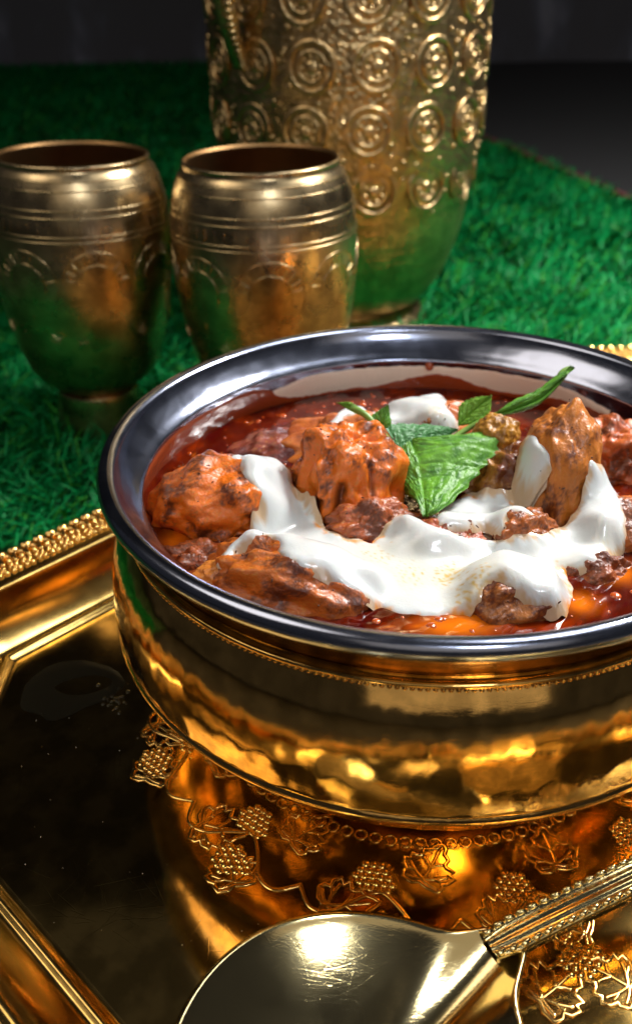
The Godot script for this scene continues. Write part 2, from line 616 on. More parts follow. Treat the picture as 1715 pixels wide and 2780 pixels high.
# ---------------------------------------------------------------- pot
func hammer(t: float, y: float, rows: Array, every: float, depth: float) -> float:
	# overlapping shallow round dents: the deepest of the dents near this spot
	var best := 0.0
	for k in rows.size():
		var row: Array = rows[k]
		var step := every
		var a := t / step + 0.5 * (k % 2)
		for q: float in [floor(a), floor(a) + 1.0]:
			var jx := noise_c.get_noise_2d(q * 31.7, k * 77.1)
			var dx: float = (a - q + jx * 0.22) * step * 0.074
			var dy: float = (y - float(row[0])) + noise_c.get_noise_2d(q * 11.3, k * 51.0) * 0.0012
			var rr: float = float(row[1]) * (1.0 + 0.2 * jx)
			var d := (dx * dx + dy * dy) / (rr * rr)
			if d < 1.0:
				best = minf(best, -(1.0 - d) * depth * float(row[2]))
	return best

func pot() -> void:
	var o := thing("serving_pot", "hammered brass handi pot with steel rim holding the curry", "pot")
	var prof := smooth2([Vector2(0.0, 0.0112), Vector2(0.040, 0.0112), Vector2(0.040, 0.0112), Vector2(0.047, 0.0118), Vector2(0.053, 0.0150), Vector2(0.062, 0.0220), Vector2(0.0705, 0.0305), Vector2(0.0738, 0.0352), Vector2(0.0752, 0.0372), Vector2(0.0752, 0.0372), Vector2(0.0758, 0.0384), Vector2(0.0752, 0.0396), Vector2(0.0752, 0.0396), Vector2(0.0757, 0.0440), Vector2(0.0756, 0.0490), Vector2(0.0748, 0.0550), Vector2(0.0730, 0.0610), Vector2(0.0705, 0.0655), Vector2(0.0692, 0.0672), Vector2(0.0692, 0.0672), Vector2(0.0687, 0.0682), Vector2(0.0695, 0.0696), Vector2(0.0708, 0.0722), Vector2(0.0722, 0.0746), Vector2(0.0729, 0.0760), Vector2(0.0731, 0.0768)], 7)
	var rows := [[0.0432, 0.0050, 1.0], [0.0492, 0.0046, 0.5], [0.0552, 0.0044, 0.3], [0.0335, 0.0045, 0.8]]
	var b := MB.new()
	b.lathe(prof, 560, func(t: float, p: Vector2):
		var d := 0.0
		if p.y > 0.028 and p.y < 0.063 and absf(p.y - 0.0384) > 0.0012:
			d = hammer(t, p.y, rows, TAU / 60.0, 0.00020)
			d += noise_a.get_noise_3d(cos(t) * 320, p.y * 1500, sin(t) * 320) * 0.00012
		return Vector2(p.x + d, p.y))
	put("brass_body", b, M["pot_brass"], o)
	# the stepped ring in the neck and its beads
	b = MB.new()
	var ring := smooth2([Vector2(0.0688, 0.0668), Vector2(0.0704, 0.0668), Vector2(0.0708, 0.0674), Vector2(0.0704, 0.0680), Vector2(0.0688, 0.0680)], 4)
	b.lathe(ring, 240)
	put("neck_ring", b, M["pot_brass"], o)
	b = MB.new()
	for k in 330:
		var t := TAU * k / 330.0
		b.ball(Vector3(cos(t) * 0.0701, 0.0664, sin(t) * 0.0701), Vector3(0.00055, 0.0005, 0.00055), 7, 5)
	put("beaded_ring", b, M["pot_brass"], o)
	# steel lining and rolled rim
	var inner := smooth2([Vector2(0.0731, 0.0760), Vector2(0.0746, 0.0765), Vector2(0.0753, 0.0781), Vector2(0.0746, 0.0797), Vector2(0.0731, 0.0803), Vector2(0.0716, 0.0796), Vector2(0.0709, 0.0782), Vector2(0.0699, 0.0766), Vector2(0.0680, 0.0743), Vector2(0.0664, 0.0728), Vector2(0.0658, 0.0720), Vector2(0.0660, 0.0712), Vector2(0.0672, 0.0690), Vector2(0.0690, 0.0650), Vector2(0.0700, 0.0610), Vector2(0.0700, 0.0560), Vector2(0.069, 0.050), Vector2(0.060, 0.030), Vector2(0.04, 0.016), Vector2(0.0, 0.015)], 6)
	b = MB.new()
	b.lathe(inner, 300, func(t: float, p: Vector2): return Vector2(p.x + noise_a.get_noise_3d(cos(t) * 200, p.y * 3000, sin(t) * 200) * 0.00010 * clampf((0.079 - p.y) * 300, 0, 1), p.y))
	put("steel_rim", b, M["steel"], o)

func smear_height(t: float) -> float:
	# t: angle from +x towards -z; the far side is PI / 2
	var h := 0.0627 + 0.0007 * noise_a.get_noise_2d(t * 160, 3.0) + 0.0004 * noise_a.get_noise_2d(t * 900, 9.0)
	h += 0.0080 * smoothstep(2.02, 2.30, t) * (1.0 - 0.35 * smoothstep(2.6, 3.4, t))
	h += 0.0052 * exp(-pow((t - 1.40) / 0.17, 2.0)) + 0.0028 * (1.0 - smoothstep(0.8, 1.15, t))
	return clampf(h, 0.0615, 0.0713)

func gravy_smear() -> void:
	var b := MB.new()
	b.grid(300, 10, false, func(i: int, j: int):
		var t := -0.4 + 4.6 * i / 300.0
		var y := lerpf(0.0600, smear_height(t), j / 10.0)
		var r := lerpf(0.0702, 0.0659, clampf((y - 0.0605) / 0.0112, 0, 1)) + 0.00025 * (y - 0.0660) / 0.006
		var lift := 0.00022 * sin(PI * clampf(j / 10.0, 0.0, 0.97))
		r -= lift + 0.0001 * noise_b.get_noise_2d(t * 900, y * 20000) + 0.0002
		if j == 10:
			r += 0.0005
		return Vector3(cos(t) * r, y, -sin(t) * r))
	tag(put("gravy_smear", b, M["smear"]), "reddish brown gravy smeared along the inner steel wall of the pot", "gravy")
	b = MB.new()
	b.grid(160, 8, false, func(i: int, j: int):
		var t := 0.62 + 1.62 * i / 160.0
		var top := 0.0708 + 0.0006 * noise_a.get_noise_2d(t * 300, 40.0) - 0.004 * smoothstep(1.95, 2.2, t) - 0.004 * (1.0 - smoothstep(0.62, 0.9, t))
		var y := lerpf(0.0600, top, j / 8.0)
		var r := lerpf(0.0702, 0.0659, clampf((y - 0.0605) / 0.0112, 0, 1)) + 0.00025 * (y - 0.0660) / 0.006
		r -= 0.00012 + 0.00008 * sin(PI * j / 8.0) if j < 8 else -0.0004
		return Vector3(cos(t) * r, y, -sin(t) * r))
	tag(put("pale_film", b, M["pale_film"]), "pale film on the far inner wall of the pot", "cream")  # pale coloured band along the far steel wall, lower at both ends
	b = MB.new()
	b.ball(Vector3(0.0085, 0.0702, -0.0655), Vector3(0.0013, 0.0014, 0.0007), 14, 10, Basis(Vector3.RIGHT, -0.4))
	tag(put("gravy_drop", b, M["smear"]), "single brown gravy drop stuck high on the far steel wall", "gravy")

# ---------------------------------------------------------------- food
func splat(p: Vector3) -> void:
	var i := int(round(p.x / HS)) + HG / 2
	var j := int(round(p.z / HS)) + HG / 2
	if i >= 0 and j >= 0 and i < HG and j < HG and p.y > food_top[j * HG + i]:
		food_top[j * HG + i] = p.y

# a lump of meat: an ellipsoid pushed about by noise of several sizes
func lump(called: String, label: String, at: Vector3, rad: Vector3, turn: Vector3, seed_: int, rough := 1.0, light_c := Color(0.68, 0.140, 0.007), dark_c := Color(0.085, 0.022, 0.006), dark_share := 0.0, square := 0.0, slits := [], category := "chicken", grp := "chicken pieces in the curry") -> MeshInstance3D:
	var big := FastNoiseLite.new()
	big.seed = seed_
	big.frequency = 1.0
	big.fractal_octaves = 2
	var fine := FastNoiseLite.new()
	fine.seed = seed_ + 50
	fine.frequency = 1.0
	fine.fractal_octaves = 4
	var cell := FastNoiseLite.new()
	cell.seed = seed_ + 90
	cell.noise_type = FastNoiseLite.TYPE_CELLULAR
	cell.frequency = 1.0
	var bas := Basis.from_euler(turn)
	var b := MB.new()
	var nu := 220
	var nv := 150
	b.grid(nu, nv, true, func(i: int, j: int):
		var t := TAU * i / nu
		var q := PI * (float(j) / nv - 0.5)
		var d := Vector3(cos(q) * cos(t), sin(q), -cos(q) * sin(t))
		var k := 1.0
		if square > 0.0:
			k = lerpf(1.0, 1.0 / pow(pow(absf(d.x), 4.0) + pow(absf(d.y), 4.0) + pow(absf(d.z), 4.0), 0.25), square)
		k *= 1.0 + 0.36 * rough * big.get_noise_3dv(d * 1.2 + Vector3(3, 5, 7)) + 0.10 * rough * big.get_noise_3dv(d * 2.6)
		var p := Vector3(d.x * rad.x, d.y * rad.y, d.z * rad.z) * k
		var w := bas * p
		var s := fine.get_noise_3dv(w * 200.0) * 0.00030 + fine.get_noise_3dv(w * Vector3(1300, 420, 1300)) * 0.00016 + cell.get_noise_3dv(w * 2100.0) * 0.00014 + maxf(0.0, cell.get_noise_3dv(w * 800.0) + 0.55) * 0.00012
		for cut in slits:
			# cut: two ends of a cut in the piece's own space, its width and depth
			var e := Geometry3D.get_closest_point_to_segment(w, cut[0], cut[1])
			e.z = w.z
			if w.z < 0.002:
				continue
			s -= float(cut[3]) * exp(-pow(w.distance_to(e) / float(cut[2]), 2.0)) / maxf(rough, 0.1)
		return w + bas * d * s * rough,
		func(i: int, j: int, p: Vector3):
			var n1 := fine.get_noise_3dv(p * 120.0 + Vector3(9, 1, 4))
			var n2 := fine.get_noise_3dv(p * 1100.0 + Vector3(2, 8, 5))
			var n3 := cell.get_noise_3dv(p * 1300.0)
			var f := clampf(0.32 + n1 * 1.5 + n2 * 0.75 + dark_share, 0.0, 1.0)
			f = f * f * (3.0 - 2.0 * f)
			var cc := light_c.lerp(dark_c, f)
			cc = cc.lerp(Color(0.60, 0.26, 0.04), clampf(n2 * 1.4 - 0.15, 0.0, 0.55) * (1.0 - f))
			if n3 > -0.12:
				cc = cc.lerp(Color(0.05, 0.014, 0.005), clampf((n3 + 0.12) * 4.0, 0.0, 0.8))
			for cut in slits:
				var e := Geometry3D.get_closest_point_to_segment(p, cut[0], cut[1])
				e.z = p.z
				if p.z < 0.002:
					continue
				cc = cc.lerp(Color(0.05, 0.012, 0.004), 0.85 * exp(-pow(p.distance_to(e) / (float(cut[2]) * 1.1), 2.0)))
			return cc)
	for p in b.v:
		splat(p + at)
	var o := put(called, b, M["chicken"])
	o.position = at
	tag(o, label, category, grp)
	return o

func food() -> void:
	food_top.resize(HG * HG)
	food_top.fill(GRAVY)
	var oc := Color(0.68, 0.140, 0.007)
	var rd := Color(0.34, 0.070, 0.014)
	var dk := Color(0.115, 0.026, 0.006)
	# ---- pieces, read off the photo from left to right
	lump("chicken_piece", "orange brown chicken piece farthest left, cream spilling over its right end", Vector3(-0.0478, 0.0630, 0.0010), Vector3(0.0165, 0.0128, 0.0125), Vector3(0, 0.1, 0.10), 14, 0.7, oc, dk, -0.05)
	lump("chicken_piece", "tall domed orange chicken piece left of the mint leaf, slit down its front", Vector3(-0.0178, 0.0628, -0.0045), Vector3(0.0128, 0.0178, 0.0112), Vector3(-0.1, 0.3, 0.0), 23, 0.75, oc, dk, -0.12, 0.15, [[Vector3(-0.0022, 0.0075, 0.0095), Vector3(-0.0036, 0.0015, 0.0115), 0.0011, 0.0022], [Vector3(0.0045, 0.011, 0.0075), Vector3(0.0052, 0.003, 0.0105), 0.0006, 0.0010], [Vector3(-0.0075, 0.004, 0.009), Vector3(-0.009, -0.003, 0.0095), 0.0007, 0.0010]])
	lump("chicken_piece", "long glistening chicken piece at the front left against the steel rim", Vector3(-0.0325, 0.0590, 0.0310), Vector3(0.0195, 0.0118, 0.0105), Vector3(0, -0.30, -0.08), 35, 0.75, Color(0.50, 0.115, 0.010), dk, 0.02)
	lump("chicken_piece", "smooth small orange lump at the left foot of the long front piece", Vector3(-0.0478, 0.0600, 0.0300), Vector3(0.0062, 0.0058, 0.0055), Vector3(0, 0.3, 0), 47, 0.35, Color(0.52, 0.16, 0.02), Color(0.40, 0.10, 0.012), -0.2)
	lump("chicken_piece", "half sunken brown chunk between the left piece and the front piece", Vector3(-0.0520, 0.0560, 0.0200), Vector3(0.0105, 0.0080, 0.0070), Vector3(0, -0.2, 0), 53, 0.8, rd, dk, 0.05)
	lump("chicken_piece", "round brown chunk under the front edge of the cream, right of middle", Vector3(0.0135, 0.0590, 0.0370), Vector3(0.0108, 0.0098, 0.0092), Vector3(0, 0.2, 0), 61, 0.6, Color(0.40, 0.125, 0.018), dk, 0.05)
	lump("chicken_piece", "tall wedge of chicken on the right with a pale flat side", Vector3(0.0318, 0.0640, 0.0000), Vector3(0.0090, 0.0215, 0.0110), Vector3(-0.32, 0.2, -0.16), 73, 0.42, Color(0.50, 0.150, 0.018), dk, -0.05, 0.35)
	lump("chicken_piece", "knobbly red chicken piece touching the far right wall of the pot", Vector3(0.0530, 0.0610, -0.0200), Vector3(0.0115, 0.0110, 0.0130), Vector3(0, 0.2, 0), 87, 0.9, Color(0.42, 0.085, 0.018), dk, 0.0)
	lump("chicken_piece", "dark chunk behind the big mint leaf with an olive brown knob", Vector3(0.0190, 0.0615, -0.0120), Vector3(0.0105, 0.0115, 0.0105), Vector3(0, 0.5, 0), 95, 0.9, Color(0.26, 0.105, 0.012), dk, 0.12)
	lump("chicken_piece", "small olive brown knob just right of the mint sprig", Vector3(0.0195, 0.0720, -0.0160), Vector3(0.0058, 0.0056, 0.0055), Vector3(0, 0, 0), 99, 0.5, Color(0.36, 0.16, 0.014), Color(0.16, 0.06, 0.008), 0.0)
	lump("chicken_piece", "flat brown chunk showing between two streams of cream, centre right", Vector3(0.0205, 0.0625, 0.0155), Vector3(0.0080, 0.0062, 0.0060), Vector3(0, 0.4, -0.15), 105, 0.7, Color(0.40, 0.10, 0.016), dk, 0.05)
	lump("chicken_piece", "glossy red shred under the cream in the middle of the pot", Vector3(0.0030, 0.0610, 0.0150), Vector3(0.0120, 0.0054, 0.0070), Vector3(0, 0.15, 0), 111, 0.8, Color(0.34, 0.062, 0.016), dk, 0.05)
	lump("chicken_piece", "brown scrap lying under the tall domed piece", Vector3(-0.0130, 0.0600, 0.0085), Vector3(0.0120, 0.0070, 0.0060), Vector3(0, 0.2, 0), 119, 0.8, rd, dk, 0.1)
	lump("chicken_piece", "purplish sunken piece at the back left under the oil", Vector3(-0.0360, 0.0560, -0.0330), Vector3(0.0160, 0.0095, 0.0100), Vector3(0, 0.3, 0), 127, 0.7, Color(0.24, 0.050, 0.030), Color(0.09, 0.014, 0.010), 0.05)
	lump("chicken_piece", "orange piece at the back with cream poured over it", Vector3(-0.0180, 0.0590, -0.0330), Vector3(0.0180, 0.0110, 0.0110), Vector3(0, 0.15, 0), 131, 0.6, Color(0.52, 0.13, 0.018), rd, -0.05)
	lump("chicken_piece", "rearmost piece lying under the white cream near the far wall", Vector3(0.0080, 0.0590, -0.0380), Vector3(0.0180, 0.0115, 0.0120), Vector3(0, -0.1, 0), 137, 0.6, Color(0.48, 0.12, 0.018), rd, 0.0)
	lump("chicken_piece", "tiny brown scrap sitting in the cream at the back", Vector3(0.0062, 0.0690, -0.0300), Vector3(0.0036, 0.0026, 0.0026), Vector3(0, 0.1, 0), 143, 0.7, Color(0.30, 0.10, 0.014), dk, 0.1)
	lump("chicken_piece", "sunken dark chunk at the front right beside the cream tip", Vector3(0.0345, 0.0580, 0.0270), Vector3(0.0085, 0.0062, 0.0060), Vector3(0, 0.1, 0), 149, 0.8, Color(0.26, 0.055, 0.012), dk, 0.1)
	lump("chicken_piece", "low orange bed of meat under the right end of the cream", Vector3(0.0420, 0.0590, 0.0120), Vector3(0.0120, 0.0085, 0.0110), Vector3(0, 0.1, 0), 157, 0.7, Color(0.44, 0.11, 0.016), dk, 0.0)
	gravy()

func gravy_noise(x: float, z: float) -> float:
	return noise_a.get_noise_2d(x * 2200, z * 2200)

func gravy() -> void:
	var b := MB.new()
	b.grid(220, 90, true, func(i: int, j: int):
		var t := TAU * i / 220.0
		var r := 0.0708 * (1.0 - j / 90.0)
		var x := cos(t) * r
		var z := -sin(t) * r
		var edge := clampf((r - 0.066) / 0.0042, 0, 1)
		# minced bits break the surface in places
		var bits := maxf(0.0, noise_b.get_noise_2d(x * 5200, z * 5200)) * clampf(noise_a.get_noise_2d(x * 1100 + 40, z * 1100) * 3.0 - 0.15 + clampf((z - 0.03) * 30.0, 0.0, 0.8), 0, 1)
		return Vector3(x, GRAVY + 0.00035 * gravy_noise(x, z) + 0.0009 * edge * edge + 0.0011 * bits, z),
		func(i: int, j: int, p: Vector3):
			var n := noise_a.get_noise_2d(p.x * 1500 + 70, p.z * 1500)
			var n2 := noise_b.get_noise_2d(p.x * 5000, p.z * 5000 + 30)
			var f := clampf(0.35 + n * 0.9 + n2 * 0.4, 0, 1)
			var c := Color(0.055, 0.0035, 0.003).lerp(Color(0.27, 0.027, 0.004), f * f)
			if noise_c.get_noise_2d(p.x * 900, p.z * 900) > 0.55:
				c = c.lerp(Color(0.55, 0.12, 0.01), 0.6)
			for q in [[0.0005, 0.0462, 0.0065, 0.0030], [0.0050, 0.0440, 0.0040, 0.0028], [0.0275, 0.0395, 0.0030, 0.0030], [0.0385, 0.0290, 0.0035, 0.0035], [-0.0585, 0.0120, 0.0030, 0.006], [-0.0500, 0.0300, 0.005, 0.004]]:
				var d := Vector2((p.x - q[0]) / q[2], (p.z - q[1]) / q[3]).length_squared()
				c = c.lerp(Color(0.78, 0.17, 0.008), 0.9 * exp(-d))
			return c)
	tag(put("gravy", b, M["gravy"]), "dark red oily gravy filling the pot round the chicken", "gravy")

# ---------------------------------------------------------------- cream
func food_height(x: float, z: float) -> float:
	var fx := clampf(x / HS + HG / 2.0, 0, HG - 1.01)
	var fz := clampf(z / HS + HG / 2.0, 0, HG - 1.01)
	var i := int(fx)
	var j := int(fz)
	var a := lerpf(food_top[j * HG + i], food_top[j * HG + i + 1], fx - i)
	var b := lerpf(food_top[(j + 1) * HG + i], food_top[(j + 1) * HG + i + 1], fx - i)
	return lerpf(a, b, fz - j)

func soften_food() -> void:
	# fill the gaps between the splatted points, then soften
	var n := HG
	var t := food_top.duplicate()
	for j in range(1, n - 1):
		for i in range(1, n - 1):
			var m := 0.0
			for dj in [-1, 0, 1]:
				for di in [-1, 0, 1]:
					m = maxf(m, food_top[(j + dj) * n + i + di])
			t[j * n + i] = m
	food_top = t.duplicate()
	for pass_ in 4:
		for j in range(1, n - 1):
			for i in range(1, n - 1):
				var m := 0.0
				for dj in [-1, 0, 1]:
					for di in [-1, 0, 1]:
						m += food_top[(j + dj) * n + i + di]
				t[j * n + i] = m / 9.0
		food_top = t.duplicate()

func edge_distance(p: Vector2, poly: PackedVector2Array) -> float:
	var best := 1e9
	var n := poly.size()
	for k in n:
		var q := Geometry2D.get_closest_point_to_segment(p, poly[k], poly[(k + 1) % n])
		best = minf(best, p.distance_squared_to(q))
	var s := sqrt(best)
	return s if Geometry2D.is_point_in_polygon(p, poly) else -s

func cream(label: String, nums: Array, thick: float, cap: float, bumps: Array, oily: Array, seed_: int) -> void:
	var poly := PackedVector2Array()
	var lo := Vector2(1, 1)
	var hi := Vector2(-1, -1)
	for k in range(0, nums.size(), 2):
		var p := Vector2(nums[k], nums[k + 1]) * 0.0001
		poly.append(p)
		lo = lo.min(p)
		hi = hi.max(p)
	var step := 0.00048
	var pad := 0.0014
	lo -= Vector2(pad, pad)
	hi += Vector2(pad, pad)
	var nx := int((hi.x - lo.x) / step) + 1
	var nz := int((hi.y - lo.y) / step) + 1
	var sn := FastNoiseLite.new()
	sn.seed = seed_
	sn.frequency = 1.0
	sn.fractal_octaves = 3
	var dot := FastNoiseLite.new()
	dot.seed = seed_ + 1
	dot.noise_type = FastNoiseLite.TYPE_CELLULAR
	dot.frequency = 1.0
	var b := MB.new()
	var at := PackedInt32Array()
	at.resize(nx * nz)
	at.fill(-1)
	var low := PackedFloat32Array()
	for j in nz:
		for i in nx:
			var p := lo + Vector2(i, j) * step
			var sd := edge_distance(p, poly) + sn.get_noise_2d(p.x * 330, p.y * 330) * 0.0011 - 0.0004
			if sd < -0.0013:
				continue
			var h := food_height(p.x, p.y)
			if h > cap:
				h = cap + (h - cap) * 0.25
			var t := 0.0
			if sd > 0.0:
				t = thick * (1.0 - exp(-sd / 0.0011)) * (1.0 + 0.30 * sn.get_noise_2d(p.x * 130 + 7, p.y * 130)) + 0.0001
			else:
				t = sd * 1.6
			for q in bumps:
				var d := p.distance_to(Vector2(q[0], q[1]) * 0.0001) / (float(q[2]) * 0.0001)
				if sd > 0.0 and d < 2.2:
					t += float(q[3]) * 0.0001 * exp(-d * d * 1.4) * clampf(sd / 0.0012, 0, 1)
			# colour: white, yellow where oil seeps in, orange where it thins out at the gravy
			var c := Color(0.63, 0.63, 0.615)
			var oil := 0.0
			for q in oily:
				var d := p.distance_to(Vector2(q[0], q[1]) * 0.0001) / (float(q[2]) * 0.0001)
				oil = maxf(oil, float(q[3]) * exp(-d * d))
			var sp := -dot.get_noise_2d(p.x * 1000, p.y * 800) - 0.90 + 0.42 * oil
			c = c.lerp(Color(0.60, 0.33, 0.02), clampf(sp * 6.0, 0, 0.9) * clampf(oil * 2.0, 0, 1))
			c = c.lerp(Color(0.75, 0.56, 0.18), clampf(oil * 0.3, 0, 0.5))
			c = c.lerp(Color(0.55, 0.30, 0.10), clampf((0.0005 - sd) / 0.0009, 0, 0.75))
			if h < GRAVY + 0.0012 and sd < 0.0009:
				c = c.lerp(Color(0.85, 0.28, 0.015), clampf((0.0009 - sd) / 0.0012, 0, 1))
			b.col = c
			at[j * nx + i] = b.add(Vector3(p.x, h + t, p.y))
	for j in nz - 1:
		for i in nx - 1:
			var p := at[j * nx + i]
			var q := at[j * nx + i + 1]
			var r := at[(j + 1) * nx + i + 1]
			var s := at[(j + 1) * nx + i]
			if p >= 0 and q >= 0 and r >= 0:
				b.tri(p, q, r)
			if p >= 0 and r >= 0 and s >= 0:
				b.tri(p, r, s)
	# soften the sheet so that it runs over edges as a liquid does, then give it an underside
	var sum := PackedVector3Array()
	var cnt := PackedInt32Array()
	for pass_ in 7:
		sum.resize(b.v.size())
		sum.fill(Vector3.ZERO)
		cnt.resize(b.v.size())
		cnt.fill(0)
		for k in range(0, b.ix.size(), 3):
			for e in 3:
				var u := b.ix[k + e]
				sum[u] += b.v[b.ix[k + (e + 1) % 3]]
				cnt[u] += 1
		for k in b.v.size():
			if cnt[k] > 4:
				b.v[k] = b.v[k].lerp(sum[k] / cnt[k], 0.6)
	var edges := {}
	for k in range(0, b.ix.size(), 3):
		for e in 3:
			var u := b.ix[k + e]
			var w := b.ix[k + (e + 1) % 3]
			var key := Vector2i(mini(u, w), maxi(u, w))
			edges[key] = int(edges.get(key, 0)) + 1
	var rim := {}
	for key in edges:
		if edges[key] == 1:
			rim[key.x] = rim.get(key.x, []) + [key.y]
			rim[key.y] = rim.get(key.y, []) + [key.x]
	for pass_ in 8:
		var moved := {}
		for u in rim:
			var m := Vector3.ZERO
			for w in rim[u]:
				m += b.v[w]
			moved[u] = b.v[u].lerp(m / rim[u].size(), 0.5)
		for u in moved:
			b.v[u] = moved[u]
	var nv := b.v.size()
	var ni := b.ix.size()
	for k in nv:
		b.col = b.c[k]
		b.add(b.v[k] - Vector3(0, 0.0022, 0))
	for k in range(0, ni, 3):
		b.tri(b.ix[k] + nv, b.ix[k + 2] + nv, b.ix[k + 1] + nv)
	tag(put("cream", b, M["cream"]), label, "cream", "cream poured over the curry")

func bits_and_oil() -> void:
	# beads of red oil floating on the gravy, and spice grains clinging to the meat
	var r := RandomNumberGenerator.new()
	r.seed = 77
	var b := MB.new()
	var n := 0
	for k in 2600:
		var q := Vector2(r.randf_range(-0.067, 0.067), r.randf_range(-0.067, 0.067))
		if q.length() > 0.0672 or food_height(q.x, q.y) > GRAVY + 0.0004:
			continue
		var s := r.randf_range(0.00025, 0.0008) * (1.0 if r.randf() < 0.8 else 1.7)
		b.dome(Vector3(q.x, GRAVY + 0.00035 * gravy_noise(q.x, q.y) - 0.0001, q.y), s, s * 0.45 + 0.0001, 12, 4)
		n += 1
		if n > 260:
			break
	var o := mat("red_oil", Color(0.42, 0.060, 0.004), 0.06)
	o.clearcoat_enabled = true
	o.clearcoat = 1.0
	o.clearcoat_roughness = 0.03
	var m := tag(put("oil_beads", b, o), "small beads of orange red oil floating on the gravy", "oil")
	m.set_meta("kind", "stuff")
	b = MB.new()
	for k in 320:
		var q := Vector2(r.randf_range(-0.062, 0.062), r.randf_range(-0.045, 0.048))
		if q.length() > 0.064:
			continue
		var h := food_height(q.x, q.y)
		if h < GRAVY + 0.0015:
			continue
		var l := r.randf_range(0.00018, 0.00060)
		b.ball(Vector3(q.x, h + 0.0001, q.y), Vector3(l, 0.00016, 0.00018), 6, 4, Basis.from_euler(Vector3(r.randfn() * 0.5, r.randf() * TAU, r.randfn() * 0.5)))
	var g := tag(put("spice_grains", b, mat("spice", Color(0.07, 0.022, 0.008), 0.6)), "dark cumin and spice grains clinging to the chicken", "spice")
	g.set_meta("kind", "stuff")

